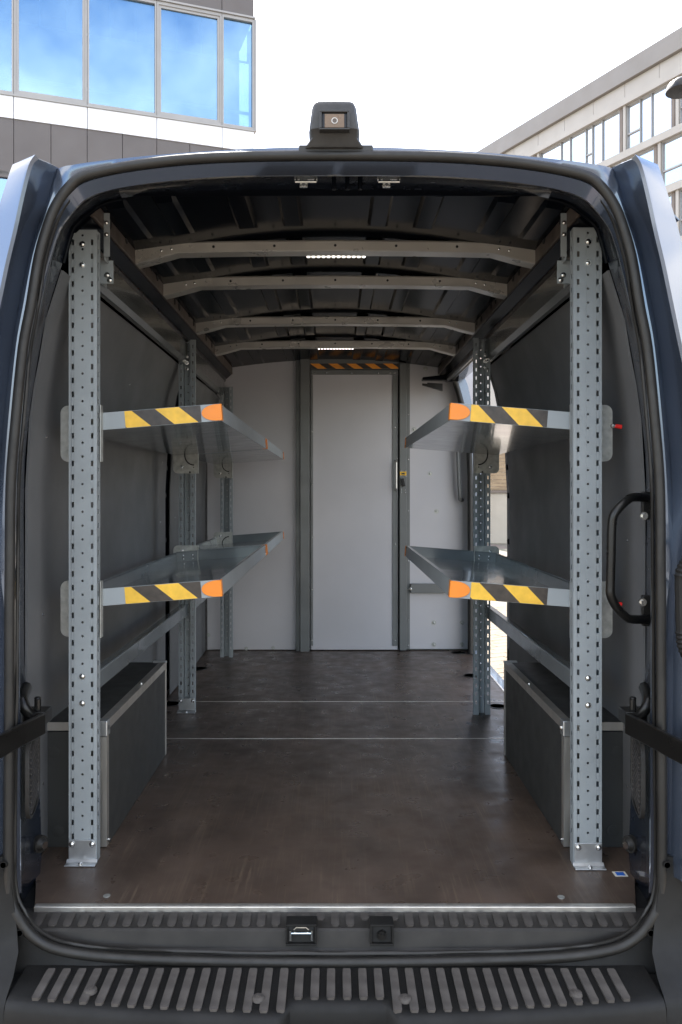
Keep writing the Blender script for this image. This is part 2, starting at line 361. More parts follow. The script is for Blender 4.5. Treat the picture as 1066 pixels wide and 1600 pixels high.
# body ring outside the seal (painted), flange inside it, and the jamb going in
ring = MB()
midp = [(a * 0.5 + b * 0.5) + Vector((0, -0.006 if i < 8 else -.010, 0)) for i, (a, b) in enumerate(zip(S3, O3))]
back = [p + Vector((-0.02 if i > 8 else 0, 0.05, 0.012 if i <= 8 else 0)) for i, p in enumerate(O3)]
ring.grid([sm(S3), sm(midp), sm(O3), sm(back)])
build('rear_body_frame', ring, 'paint', van, smooth=50, solid=0.002)
fl = MB(); f0 = [s * 0.6 + f * 0.4 + Vector((0, -0.012, 0)) for s, f in zip(S3, F3)]
fl.grid([sm([p + Vector((0, 0.006, 0)) for p in S3]), sm(f0), sm(F3), sm([f * 0.93 + w_ * 0.07 for f, w_ in zip(F3, W3)])])
build('opening_flange', fl, 'paint', van, smooth=50, solid=0.002)
jb = MB()
j0 = [f * 0.93 + w_ * 0.07 for f, w_ in zip(F3, W3)]
def outb(p, d):  # push away from the opening's centre
    c = Vector((0, p.y, EYE - 0.1)); v = (p - c); v.y = 0; v.normalize(); return p + v * d
j1 = [outb(f * 0.6 + w_ * 0.4, 0.014) for f, w_ in zip(F3, W3)]
j2 = [outb(f * 0.2 + w_ * 0.8, 0.012) for f, w_ in zip(F3, W3)]
w2 = [outb(p, 0.03) for p in W3]
jb.grid([sm(j0), sm(j1), sm(j2), sm(W3), sm(w2)])
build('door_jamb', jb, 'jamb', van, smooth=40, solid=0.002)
# bright inner hoop edges in the two upper corners
for s in (-1, 1):
    hp = MB(); pts = [outb(p, -0.004) for p in smooth_path(W3[5:12], 4)]
    if s > 0: pts = [mir(p) for p in pts]
    hp.tube(pts, 0.006, 8)
    build('pillar_hoop', hp, 'inner_paint', van)

# rubber weather seal all round, one closed bulb
low = [(30, 1430), (51, 1458), (84, 1478), (139, 1489), (200, 1494), (270, 1497), (400, 1500), (524, 1501)]
L3 = [at(u, v, 1.966) for u, v in low]
half = smooth_path(S3 + L3, 4)
loop = half + [mir(p) for p in reversed(half[1:-1])]
sl = MB(); sl.tube([p + Vector((0, -0.008, 0)) for p in loop], 0.0125, 10, closed=True, ry=0.0125)
build('door_seal', sl, 'rubber', van, smooth=60)
# inner lip of the seal
sl2 = MB(); sl2.tube([outb(p, -0.014) + Vector((0, 0.006, 0)) for p in loop], 0.0045, 6, closed=True)
build('seal_lip', sl2, 'rubber', van, smooth=60)

# roof: outer skin
rf = MB(); R3 = [O3[i] for i in range(0, 9)]
rowsr = [full(smooth_path(R3, 3))]
for Y, dz, sx in ((2.06, 0.018, 1.03), (2.2, 0.045, 1.06), (2.5, 0.07, 1.09), (4.0, 0.085, 1.10), (5.8, 0.08, 1.10), (7.0, 0.03, 1.06)):
    rowsr.append([Vector((p.x * sx, Y, p.z + dz)) for p in rowsr[0]])
rf.grid(rowsr); build('roof', rf, 'paint', van, smooth=50, solid=0.003)

# side shells (outer skin and dark inner skin as one slab per stretch)
OUT = [(-1.30, .95), (-1.0, .985), (-.3, .99), (0, .975), (.3, .945), (.5, .912), (.7, .868), (.80, .825), (.86, .765)]
INN = [(-1.30, .89), (-1.0, .905), (-.3, .91), (0, .905), (.2, .894), (.37, .866), (.48, .848), (.62, .805), (.72, .775), (.80, .745), (.86, .70)]
def shell(name, s, y0, y1, z0, z1, inner=INN):
    zs = sorted({z0, z1} | {z for z, _ in OUT if z0 < z < z1} | {z for z, _ in inner if z0 < z < z1})
    poly = [(lerp_profile(OUT, z), z) for z in zs] + [(lerp_profile(inner, z), z) for z in reversed(zs)]
    m = MB(); n = len(zs)
    for i in range(n - 1):
        a, b = zs[i], zs[i + 1]
        for (t, mi) in ((OUT, 0), (inner, 1)):
            xa, xb = s * lerp_profile(t, a), s * lerp_profile(t, b)
            m.add([(xa, y0, zr(a)), (xa, y1, zr(a)), (xb, y1, zr(b)), (xb, y0, zr(b))], [(0, 1, 2, 3)], mi)
        for y in (y0, y1):
            m.add([(s * lerp_profile(OUT, a), y, zr(a)), (s * lerp_profile(inner, a), y, zr(a)), (s * lerp_profile(inner, b), y, zr(b)), (s * lerp_profile(OUT, b), y, zr(b))], [(0, 1, 2, 3)], 0 if name != 'c' else 1)
    for z in (z0, z1):
        m.add([(s * lerp_profile(OUT, z), y0, zr(z)), (s * lerp_profile(OUT, z), y1, zr(z)), (s * lerp_profile(inner, z), y1, zr(z)), (s * lerp_profile(inner, z), y0, zr(z))], [(0, 1, 2, 3)], 0)
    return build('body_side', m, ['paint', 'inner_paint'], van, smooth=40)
shell('a', -1, 2.06, 2.5, -1.30, .69); shell('a', -1, 2.5, 7.0, -1.30, .86)
shell('a', 1, 2.06, 2.5, -1.30, .69); shell('a', 1, 2.5, 4.06, -1.30, .86)
for s in (-1, 1):
    m = MB(); rws = []
    for Y, dz, sx in ((2.03, .012, 1.02), (2.06, .018, 1.03), (2.2, .045, 1.06), (2.51, .07, 1.09)):
        e = R3[8]; rws.append([Vector((s * abs(e.x) * sx, Y, e.z + dz)), Vector((s * .80, Y, zr(.745 + dz * .3))), Vector((s * .868, Y, zr(.685)))])
    m.grid(rws); build('roof_corner', m, 'paint', van, smooth=60, solid=.003)
PIL = [(-1.30, .89), (-.2, .888), (.1, .887), (.325, .878), (.5, .85), (.65, .812), (.742, .784), (.86, .70)]
shell('a', 1, 5.28, 7.0, -1.30, .86, PIL)
shell('a', 1, 4.06, 5.28, .742, .86)
shell('a', 1, 4.06, 5.28, -1.30, -1.09)
# dark rubber round the side door opening
m = MB()
pth = [Vector((lerp_profile(PIL, z) - 0.004, 5.275, zr(z))) for z in (-1.06, -.6, -.2, .1, .325, .5, .62, .70)]
pth += [Vector((.765, 5.22, zr(.735))), Vector((.758, 5.1, zr(.738))), Vector((.757, 4.6, zr(.738))), Vector((.757, 4.2, zr(.738)))]
m.tube(smooth_path(pth, 3), 0.017, 8); build('side_door_seal', m, 'rubber', van, smooth=60)
# step in the side doorway with a bright edge strip
m = MB(); m.box(.905, 1.03, 4.07, 5.27, zr(-1.22), zr(-1.19)); build('side_step', m, 'zinc', van, bevel=0.004)
# slim inner pillar trims with dark discs painted as hole shade beside the side door and opposite it
for s, y0, y1 in ((1, 3.99, 4.055), (-1, 4.09, 4.20)):
    m = MB(); zs = [-1.0, -.6, -.3, 0, .1, .2, .37, .5, .62, .70]
    WP = [(-1.066, .868), (0, .868), (.2, .857), (.37, .829), (.48, .811), (.62, .767), (.70, .742)]
    rows = []
    for k, z in enumerate(zs):
        x = lerp_profile(WP, z) + (0.0 if s > 0 else 0.012); wv = 0.012 * math.sin(k * 2.1)
        rows.append([Vector((s * (x + 0.03), y0, zr(z))), Vector((s * (x - 0.004), y0 + 0.008, zr(z))), Vector((s * (x - 0.004), y1 + wv * 0.3, zr(z))), Vector((s * (x + 0.04), y1 + 0.004, zr(z)))])
    m.grid(rows); o = build('inner_pillar', m, 'inner_paint', van, smooth=40, solid=0.003)
    for z in (-.02, .12, .25, .40, -.25, -.4):
        h = MB(); x = lerp_profile(WP, z) + (0.0 if s > 0 else 0.012)
        h.tube([(s * (x - .0055), (y0 + y1) / 2, zr(z)), (s * (x - .0085), (y0 + y1) / 2, zr(z))], 0.014, 10)
        build('pillar_hole_shade', h, 'dark', o)

# header above the rear opening: latch strikers and slots
for u in (478, 608):
    c = at(u, 284, 2.09); st = MB()
    for dx in (-.024, .024):
        st.tube([c + Vector((dx, 0.012, 0.020)), c + Vector((dx, 0, 0.0))], 0.0033, 8)
    st.tube([c + Vector((-.028, 0, 0)), c + Vector((.028, 0, 0))], 0.0036, 8)
    st.box(c.x - .03, c.x + .03, c.y + .006, c.y + .02, c.z + .008, c.z + .02)
    st.cyl(c + Vector((-.006, -.002, -.008)), c + Vector((-.006, .01, -.008)), 0.0055, 8)
    st.box(c.x - .016, c.x + .004, c.y + .004, c.y + .012, c.z - .012, c.z + .012)
    build('door_striker', st, 'chrome', van, bevel=0.0008)
for u in (522, 543, 563):
    c = at(u, 285, 2.15); m = MB(); m.box(c.x - .006, c.x + .006, c.y - .008, c.y + .014, c.z - .018, c.z + .018)
    build('header_bead', m, 'inner_paint', van, bevel=0.004)

# ceiling skin with stamped beads, four bows, side rails
BOWY = [2.78, 3.235, 3.985, 4.62]
m = MB()
beads = (-.64, -.50, -.29, -.14, .14, .29, .50, .64)
xs = {-.74, .74, 0.0}
for b in beads: xs |= {round(b - .034, 4), round(b - .024, 4), round(b + .024, 4), round(b + .034, 4)}
xs |= {-.40, -.21, .40, .21, .08, -.08, .695, -.695}; xs = sorted(xs)
edges = [2.30] + BOWY + [5.47]
ys = {2.29, 5.47}
for a, b in zip(edges, edges[1:]): ys |= {round(a + .03, 4), round(a + .06, 4), round(b - .13, 4), round(b - .10, 4), round((a + b) / 2, 4)}
ys = sorted(ys)
def skinz(x, y):
    z = .886 - .055 * (x / .7) ** 2; t = 0
    for a, b in zip(edges, edges[1:]):
        if a <= y < b: t = max(0, min(1, (y - a - .03) / .03, (b - .10 - y) / .03))
    for bx in beads:
        z -= 0.012 * t * max(0, min(1, (0.034 - abs(x - bx)) / 0.010))
    return z
m.grid([[Vector((x, y, zr(skinz(x, y)))) for x in xs] for y in ys])
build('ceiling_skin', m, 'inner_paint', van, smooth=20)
# cover at the rear edge between header and skin
m = MB(); m.grid([[Vector((x, 2.292, zr(.84))), Vector((x, 2.292, zr(.91)))] for x in [-.74 + .0925 * i for i in range(17)]])
build('header_closing_panel', m, 'inner_paint', van, solid=0.003)
for bi, Y in enumerate(BOWY):
    zt = [(-.69, .841), (-.655, .841), (-.62, .853), (-.545, .857), (-.3, .861), (0, .8635)]
    zb = [(-.69, .785), (-.655, .793), (-.62, .802), (-.545, .823), (-.3, .828), (0, .8305)]
    xs_ = [-.69, -.67, -.655, -.637, -.62, -.58, -.545, -.42, -.3, -.15, 0]
    xs_ = xs_ + [-x for x in reversed(xs_[:-1])]
    T = lambda x: lerp_profile(zt, -abs(x)); B = lambda x: lerp_profile(zb, -abs(x))
    m = MB()
    m.grid([[Vector((x, Y + .055, zr(T(x) + .012))), Vector((x, Y + .004, zr(T(x) + .006))), Vector((x, Y, zr(T(x)))), Vector((x, Y, zr(B(x) + .003))), Vector((x, Y + .003, zr(B(x)))), Vector((x, Y + .06, zr(B(x)))), Vector((x, Y + .06, zr(B(x) + .02)))] for x in xs_])
    bow = build('roof_bow', m, 'bow', van, smooth=30, solid=0.002)
    for x in (-.42, -.21, 0.0, .21, .42):
        h = MB(); z = (T(x) + B(x)) / 2 + .002; h.cyl((x, Y - .0008, zr(z)), (x, Y - .0025, zr(z)), .0048, 8); build('bow_hole_shade', h, 'dark', bow)  # dark disc on the bow face stands for a hole's shade
    for x in (-.60, -.565, .60, .565):
        put('bow_rivet', RIVET, (x, Y - .001, zr((T(x) + B(x)) / 2)), (0, 0, 0), bow)
for s in (-1, 1):
    m = MB(); prof = [(.69, .862), (.69, .786), (.697, .786), (.80, .862)]
    m.prism(prof, lambda a, b, d: (s * a, d, zr(b)), 2.31, 5.42)
    rail = build('side_rail', m, 'rail', van, smooth=0, bevel=0.003)
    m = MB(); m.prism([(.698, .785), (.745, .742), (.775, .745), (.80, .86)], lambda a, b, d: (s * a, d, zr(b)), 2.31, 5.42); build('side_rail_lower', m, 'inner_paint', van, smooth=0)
    for y in (2.46, 2.66, 2.90, 3.02, 3.12, 3.36, 3.46, 3.56, 3.8, 3.92, 4.1, 4.3, 4.5):
        h = MB(); rr = random.choice((.014, .009, .018)); zc = .824 + random.uniform(-.012, .012)
        h.tube([(s * .6896, y, zr(zc)), (s * .687, y, zr(zc))], rr, 10); build('rail_hole_shade', h, 'dark', rail)  # flat dark discs paint the shade of holes in the rail
    m = MB(); m.tube([(s * .735, 2.33, zr(.735)), (s * .735, 4.0, zr(.735)), (s * .735, 5.3, zr(.735))], .018, 8)
    build('cable_duct', m, 'black', van)
    # bracket that ties the front upright to the roof rail
    m = MB(); m.box(s * .672, s * .69, 2.40, 2.404, zr(.70), zr(.83)); m.box(s * .686, s * .69, 2.404, 2.44, zr(.69), zr(.83))
    o = build('roof_bracket', m, 'rack', van, bevel=.001)
    for z in (.80, .765): put('bolt', BOLT, (s * .681, 2.399, zr(z)), (0, 0, 0), o, (.8, 1, .8))

# wall linings
WALL = [(-1.06, .868), (-.5, .868), (0, .868), (.2, .857), (.30, .843), (.37, .829), (.48, .811), (.62, .767), (.69, .742)]
def lining(s, y0, y1, ztop, name='wall_lining'):
    m = MB(); zs = [-1.06, -.6, -.2, 0, .1, .2, .25, .3, .37, .42, .48, .55, .62, .69]; zs = [z for z in zs if z <= ztop]
    ny = 8
    m.grid([[Vector((s * (lerp_profile(WALL, z) - 0.004 * math.sin(3 * j / ny)), y0 + (y1 - y0) * j / ny, zr(z))) for j in range(ny + 1)] for z in zs])
    o = build(name, m, 'lining', van, smooth=50, solid=0.006)
    for z in (-.85, -.35, -.12, .18, .45):
        for y in (y0 + .12, (y0 + y1) / 2, y1 - .12):
            if random.random() < .75: put('lining_rivet', RIVET, (s * (lerp_profile(WALL, z) - .006), y, zr(z + random.uniform(-.04, .04))), (0, 0, -s * math.pi / 2), o)
lining(-1, 2.255, 4.085, .62); lining(-1, 4.205, 5.33, .62)
lining(1, 2.255, 3.985, .62)
# dark strip as painted shade in the gap from left lining to bulkhead
m = MB(); m.box(-.885, -.86, 5.335, 5.40, zr(-1.06), zr(.6)); build('corner_gap_shade', m, 'rubber', van)

# lower rear pillars: vent grille, rubber stop, handle, hinge check arms
for s in (-1, 1):
    m = MB()
    a = Vector((-.783, 2.022, 0)); b = Vector((-.822, 2.205, 0))
    d = (b - a).normalized(); nrm = Vector((d.y, -d.x, 0)).normalized()
    if nrm.x < 0: nrm = -nrm
    def pp(t, z, off): p = a + (b - a) * t + nrm * off; return Vector((p.x * (-s), p.y, zr(z)))
    ring_ = []
    cz, hz = -.735, .105
    for k in range(24):
        an = 2 * math.pi * k / 24; cx = math.copysign(abs(math.cos(an)) ** .55, math.cos(an)); sy = math.copysign(abs(math.sin(an)) ** .4, math.sin(an))
        ring_.append((.5 + .5 * cx, cz + hz * sy))
    for o0, o1, k0, k1 in ((.004, .014, 1, 1), (.014, .014, 1, .86), (.014, .008, .86, .84)):
        m.grid([[pp(.5 + (t - .5) * k0, cz + (z - cz) * (k0 if k0 == 1 else .96), o0) for t, z in ring_], [pp(.5 + (t - .5) * k1, cz + (z - cz) * (k1 if k1 == 1 else .96), o1) for t, z in ring_]], True)
    m.add([pp(.5 + (t - .5) * .84, cz + (z - cz) * .96, .008) for t, z in ring_], [tuple(range(24))])
    vent = build('vent_grille', m, 'sill', van, smooth=40)
    for k in range(12):
        z = cz - .078 + k * .0142; sm_ = MB()
        sm_.add([pp(.2, z - .012, .0085), pp(.8, z + .004, .0085), pp(.8, z + .009, .0085), pp(.2, z - .007, .0085), pp(.2, z - .012, .015), pp(.8, z + .004, .015), pp(.8, z + .007, .015), pp(.2, z - .009, .015)], [(0, 1, 2, 3), (4, 5, 6, 7), (0, 1, 5, 4), (1, 2, 6, 5), (2, 3, 7, 6), (3, 0, 4, 7)])
        build('vent_slat', sm_, 'pad', vent, smooth=0)
    c = Vector((s * .815, 2.21, zr(-.965)))
    m = MB(); m.cyl(c, c + Vector((-s * .012, -.006, 0)), .023, 16); m.cyl(c + Vector((-s * .012, -.006, 0)), c + Vector((-s * .020, -.010, 0)), .018, 16, r2=.012)
    st = build('rubber_stop', m, 'rubber', van)
    m = MB(); m.cyl(c + Vector((-s * .018, -.010, 0)), c + Vector((-s * .024, -.013, 0)), .010, 10); build('stop_bolt', m, 'chrome', st)
    # check arm
    m = MB(); p = [Vector((s * .744, 2.06, zr(-.592))), Vector((s * .764, 1.965, zr(-.592))), Vector((s * .784, 1.88, zr(-.595))), Vector((s * .82, 1.76, zr(-.60)))]
    t = []
    for q in p: t.append(q)
    sd = Vector((s * .006, .0035, 0)); up_ = Vector((0, 0, .027))
    m.grid([[q + sd + up_, q - sd + up_, q - sd - up_, q + sd - up_] for q in p], True); m.add([p[0] + sd + up_, p[0] - sd + up_, p[0] - sd - up_, p[0] + sd - up_], [(0, 1, 2, 3)])
    arm = build('check_arm', m, 'black', van, bevel=.003)
    m = MB(); m.box(s * .745, s * .80, 2.065, 2.12, zr(-.60), zr(-.565)); m.cyl((s * .768, 2.08, zr(-.565)), (s * .768, 2.08, zr(-.535)), .0085, 10); m.dome((s * .768, 2.08, zr(-.535)), (0, 0, 1), .0095, .006)
    build('hinge_pin', m, 'black', arm, bevel=.004)
    m = MB(); m.tube(smooth_path([(s * .812, 2.12, zr(-.515)), (s * .806, 2.08, zr(-.53)), (s * .796, 2.06, zr(-.55)), (s * .782, 2.07, zr(-.575))], 3), .017, 8, ry=.014)
    build('hinge_body', m, 'black', arm, smooth=60)
# grab handle on the right pillar
hpts = [at(1012, 778, 2.16), at(990, 777, 2.12), at(978, 783, 2.10), at(962, 800, 2.09), at(956.5, 818, 2.09), at(955, 870, 2.09), at(954, 915, 2.09), at(954.5, 930, 2.09), at(963, 948, 2.10), at(977, 963, 2.11), at(988, 967.5, 2.12), at(1012, 968, 2.16)]
m = MB(); m.tube(smooth_path(hpts, 4), .0118, 12); gh = build('grab_handle', m, 'black', van, smooth=60)
for v0, v1 in ((768, 812), (930, 978)):
    a = at(1003, v0, 2.17); b = at(1016, v1, 2.17); m = MB(); m.box(a.x, b.x, 2.165, 2.18, a.z, b.z); build('handle_foot', m, 'black', gh, bevel=.003)
for u, v in ((1006, 806), (1004, 941)): put('hex_bolt', HEXBOLT, at(u, v, 2.163), (0, 0, 0), gh, (.9, 1, .9))

# open rear doors folded back, only the hinge edge turned to the camera
Cc = [(55.7, 243.5), (45.6, 259), (33.8, 304), (22, 358.5), (10, 409), (0.8, 453)]
C3 = [at(u, v, 1.865) for u, v in Cc]
Cx = [(-.95, -.865), (-.8, -.872), (-.6, -.885), (-.3, -.887), (0, -.872), (.2, -.845), (.36, -.812)]
C3 += [Vector((x * .983, 1.865, zr(z * .985))) for z, x in reversed(Cx)]
for s in (-1, 1):
    m = MB(); rows = []
    n = len(C3)
    B3 = [at(u, v, 1.976) for u, v in ((91, 262), (81, 283), (71, 322), (55.7, 354), (43.5, 396), (34.5, 440))]
    zz = [p.z - EYE for p in C3[6:]]
    bt = [((-1.0), -.80), (-.30, -.806), (-.17, -.829), (0, -.822), (.175, -.808), (.35, -.790), (.45, -.775)]
    B3 += [Vector((lerp_profile(bt, z) * 1.010, 1.976, zr(z))) for z in zz]
    r0, r1, r2, r3, r4, r5, r6 = [], [], [], [], [], [], []
    for i, (b, c) in enumerate(zip(B3, C3)):
        k = 1 if i > 0 else .6
        r0.append(b + Vector((0.006, .02, -.004 if i == 0 else 0)))
        r1.append(b)
        r2.append(b * .62 + c * .38 + Vector((-.004, .012, 0.004 if i < 2 else 0)))
        r3.append(c + Vector((.006, .004, -.006 if i == 0 else 0)))
        r4.append(c + Vector((0, -.003, .002 if i == 0 else 0)))
        r5.append(c + Vector((-.007, .002, .001)))
        e = Vector((-.085 * k, .05, .012 if i == 0 else .004)); r6.append(c + e)
    for i, (u, v) in enumerate(((20, 257), (15, 270), (6, 298), (-7, 340), (-19, 385), (-28, 430))): r6[i] = at(u, v, 1.915)
    r7 = [p + Vector((-.02, .10, -.012 if i == 0 else 0)) for i, p in enumerate(r6)]
    rws = [smooth_path(r, 4) for r in (r0, r1, r2, r3, r4, r5, r6, r7)]
    if s > 0: rws = [[mir(p) for p in r] for r in rws]
    m.grid(rws)
    build('rear_door', m, 'paint', van, smooth=28, solid=.003)
# corrugated cable conduit between the right door and the pillar
m = MB(); pth = smooth_path([(.855, 1.87, zr(-.12)), (.822, 1.86, zr(-.15)), (.800, 1.86, zr(-.19)), (.799, 1.86, zr(-.25)), (.801, 1.86, zr(-.32)), (.810, 1.86, zr(-.37)), (.850, 1.87, zr(-.42))], 10)
rad = [.0135 + (.0025 if ((i % 2) and not (22 < i < 40)) else 0) for i in range(len(pth))]
m.tube(pth, rad, 10); build('cable_conduit', m, 'plastic', van, smooth=30)

# sill with raised pads
sill = MB()
prof = [(2.083, -1.076), (2.062, -1.077), (2.004, -1.086), (1.998, -1.091), (1.990, -1.128), (1.985, -1.138), (1.962, -1.150), (1.962, -1.20), (2.083, -1.20)]
sill.prism(prof, lambda a, b, d: (d, a, zr(b)), -.80, .80)
sl_o = build('door_sill', sill, 'sill', van, smooth=0, bevel=.004)
pm = MB(); pm.prism([(-.0085, .024), (-.0105, .018), (-.0105, -.019), (-.006, -.025), (.006, -.025), (.0105, -.019), (.0105, .018), (.0085, .024)], lambda a, b, d: (a, b, d), -.003, .0028)
PAD = mesh_only('tread_pad', pm, 'pad', 0)
pm = MB(); pm.prism([(-.0085, .012), (-.0105, .006), (-.0105, -.006), (-.006, -.013), (.006, -.013), (.0105, -.006), (.0105, .006), (.0085, .012)], lambda a, b, d: (a, b, d), -.003, .0028)
PADS = mesh_only('tread_pad', pm, 'pad', 0)
for k in range(-20, 21):
    x = k * .0373
    short = min(abs(x - p) for p in (-.084, .104)) < .05
    yy, zz_ = (2.044, -1.0795) if short else (2.034, -1.081)
    put('tread_pad', PADS if short else PAD, (x, yy, zr(zz_)), (R(8.8), 0, 0), sl_o)
for (u0, u1, kind_) in ((447, 495, 'striker'), (578, 615, 'socket')):
    a = at(u0, 1441, 1.99); b = at(u1, 1475, 1.984)
    m = MB(); t_ = .005
    m.box(a.x, b.x, 1.978, 2.02, a.z - t_, a.z); m.box(a.x, b.x, 1.974, 1.99, b.z, b.z + t_)
    m.box(a.x, a.x + t_, 1.976, 2.02, b.z + t_, a.z - t_); m.box(b.x - t_, b.x, 1.976, 2.02, b.z + t_, a.z - t_)
    m.box(a.x + t_, b.x - t_, 1.983, 1.987, b.z + t_, a.z - t_, 1)
    lt = build('latch_pocket', m, ['plastic', 'dark'], van, smooth=0, bevel=.001)
    m = MB(); c = (a + b) / 2
    if kind_ == 'striker':
        m.tube([(a.x + .012, 1.979, c.z + .004), (b.x - .012, 1.979, c.z + .004)], .003, 8)
        m.box(a.x + .010, a.x + .014, 1.974, 1.983, c.z - .012, c.z + .012); m.box(b.x - .014, b.x - .010, 1.974, 1.983, c.z - .012, c.z + .012)
        m.tube([(c.x - .018, 1.981, c.z + .012), (c.x - .012, 1.98, c.z + .018), (c.x + .012, 1.98, c.z + .018), (c.x + .018, 1.981, c.z + .012)], .0025, 6)
        build('striker_bar', m, 'chrome', lt)
    else:
        m.cyl((c.x, 1.983, c.z), (c.x, 1.972, c.z), .012, 6); m.cyl((c.x, 1.972, c.z), (c.x, 1.967, c.z), .008, 10)
        build('latch_nut', m, 'black', lt)

# bumper: trim below the seal, ribbed step, bumper face and corners
m = MB()
Lo = [(-14, 1405), (-14, 1460), (-6, 1500), (30, 1520), (135, 1512), (200, 1514), (270, 1515), (400, 1517), (524, 1518)]
Li = [(19, 1400), (30, 1430), (51, 1458), (84, 1478), (139, 1489), (200, 1494), (270, 1497), (400, 1500), (524, 1501)]
li = smooth_path([at(u, v, 1.968) for u, v in Li], 3); lo = smooth_path([at(u, v, 1.955) for u, v in Lo], 3)
m.grid([li + [mir(p) for p in reversed(li[:-1])], lo + [mir(p) for p in reversed(lo[:-1])]])
build('lower_trim', m, 'plastic', van, smooth=50, solid=.003)
for s in (-1, 1):
    fm_ = MB(); fm_.box(s * .70, s * .81, 1.85, 1.955, zr(-1.32), zr(-1.168)); fm_.box(s * .715, s * .81, 1.836, 1.849, zr(-1.32), zr(-1.20)); build('seam_filler', fm_, 'plastic', van)  # added filler boxes behind the seam, so it reads dark beside the step
def yfront(x):
    ax = abs(x); y = 1.772 + .055 * (ax / .75) ** 2
    k = max(0, min(1, (.135 - abs(x - .008)) / .03)); k = k * k * (3 - 2 * k)
    return y + k * .048
bp = MB(); xs_ = [-.748 + 1.496 * i / 88 for i in range(89)]
rows = []
for x in xs_:
    yf = yfront(x)
    rows.append([Vector((x, 1.956, zr(-1.18))), Vector((x, 1.956, zr(-1.150))), Vector((x, yf + .03, zr(-1.155))), Vector((x, yf + .01, zr(-1.157))), Vector((x, yf, zr(-1.163))), Vector((x, yf - .006, zr(-1.176))), Vector((x, yf - .008, zr(-1.20))), Vector((x, yf - .006, zr(-1.32))), Vector((x, yf + .05, zr(-1.36)))])
bp.grid(rows)
bumper = build('rear_bumper', bp, 'plastic', van, smooth=50, solid=.003)
def ribmesh(L):
    r_ = MB(); w_ = .0098
    pl = [(-w_ * .8, L / 2), (-w_, L / 2 - .006), (-w_, -L / 2 + .006), (-w_ * .7, -L / 2), (w_ * .7, -L / 2), (w_, -L / 2 + .006), (w_, L / 2 - .006), (w_ * .8, L / 2)]
    r_.prism(pl, lambda a, b, d: (a, b, d), -.004, .004); return mesh_only('tread_rib', r_, 'tread', 0)
ribs = {}
for k in range(-18, 19):
    x = k * .0373 - .010; yf = yfront(x) + .012; L = round(1.938 - yf, 3)
    if L not in ribs: ribs[L] = ribmesh(L)
    put('tread_rib', ribs[L], (x, (1.938 + yf) / 2, zr(-1.1522)), (R(2.0), 0, 0), bumper)
bm_ = MB(); bm_.tube([(0, 0, -.002), (0, 0, .005), (0, 0, .0065)], [.015, .014, .010], 14); bm_.cyl((0, 0, .0065), (0, 0, .0085), .0055, 8)
ROS = mesh_only('screw_rosette', bm_, 'tread')
for u, v in ((142, 1548), (404, 1560), (633, 1561), (900, 1553)):
    Y = 1.150 * F / (v - 768); put('screw_rosette', ROS, (at(u, v, Y).x, Y, zr(-1.151)), (0, 0, 0), bumper)
for s in (-1, 1):
    m = MB(); rows = []
    for i in range(13):
        q = i / 12; x = .752 + .29 * q
        rw = []
        for (z, y) in ((-.885, 1.985), (-.888, 1.958), (-.95, 1.955), (-1.05, 1.945), (-1.10, 1.925), (-1.135, 1.88), (-1.155, 1.845), (-1.175, 1.828), (-1.30, 1.828), (-1.36, 1.88)):
            xx = x
            if z > -1.12: xx = max(x, .752 + .035 * max(0, min(1, (z + 1.12) / .14)))
            yy = y + .22 * max(0, q - .35) ** 2
            rw.append(Vector((s * xx, yy, zr(z))))
        rows.append(rw)
    m.grid(rows); bc = build('bumper_corner', m, 'plastic', van, smooth=50, solid=.003)
    for u, v in ((31.6, 1457), (6, 1351)):
        c = at(u, v, 1.948)
        if s > 0: c = mir(c)
        h = MB(); h.tube([c + Vector((0, .004, 0)), c + Vector((0, -.004, 0)), c + Vector((0, -.004, 0)), c + Vector((0, 0, 0))], [.0095, .0088, .0072, .0065], 12); h.dome(c, (0, -1, 0), .006, .0035, 8)
        build('corner_screw', h, 'plastic', bc)

# ------------------------------------------------------------------ cargo floor
cf = thing('cargo_floor', 'dark brown scratched plywood cargo floor with aluminium joint strips', 'floor', (0, 3.7, FLOOR))
def board(y0, y1, poly=None):
    m = MB(); p = poly or [(-.90, y0), (.90, y0), (.90, y1), (-.90, y1)]
    m.prism(p, lambda a, b, d: (a, b, d), FLOOR - .014, FLOOR)
    return build('floor_board', m, 'ply', cf, smooth=0, bevel=.0015)
b1 = board(2.075, 3.472, [(-.775, 2.078), (.775, 2.078), (.825, 2.22), (.865, 2.26), (.865, 3.474), (-.865, 3.474), (-.865, 2.26), (-.825, 2.22)])
b2 = board(3.481, 4.086); b3 = board(4.094, 5.43)
m = MB(); m.box(-.90, .90, 2.09, 5.43, FLOOR - .05, FLOOR - .02); build('under_floor', m, 'dark', cf)
for y in (3.4775, 4.09):
    m = MB(); m.box(-.89, .89, y - .0028, y + .0028, FLOOR - .006, FLOOR + .0012); build('joint_strip', m, 'alu', cf)
m = MB(); m.prism([(2.064, FLOOR - .012), (2.064, FLOOR + .001), (2.068, FLOOR + .003), (2.080, FLOOR + .003), (2.080, FLOOR + .0005), (2.0775, FLOOR + .0005), (2.0775, FLOOR - .012)], lambda a, b, d: (d, a, b), -.772, .770)
build('edge_strip', m, 'alu', cf, smooth=0, bevel=.001)
m = MB(); m.box(.896, .905, 4.10, 5.28, FLOOR - .02, FLOOR + .003); build('side_edge_strip', m, 'alu', cf)
for u, v in ((167, 1400), (877, 1402)):
    Y = 1.066 * F / (v - 768); m = MB(); m.tube([(at(u, v, Y).x, Y, FLOOR - .002), (at(u, v, Y).x, Y, FLOOR + .0015)], .0095, 14); build('floor_screw', m, 'galv', b1)
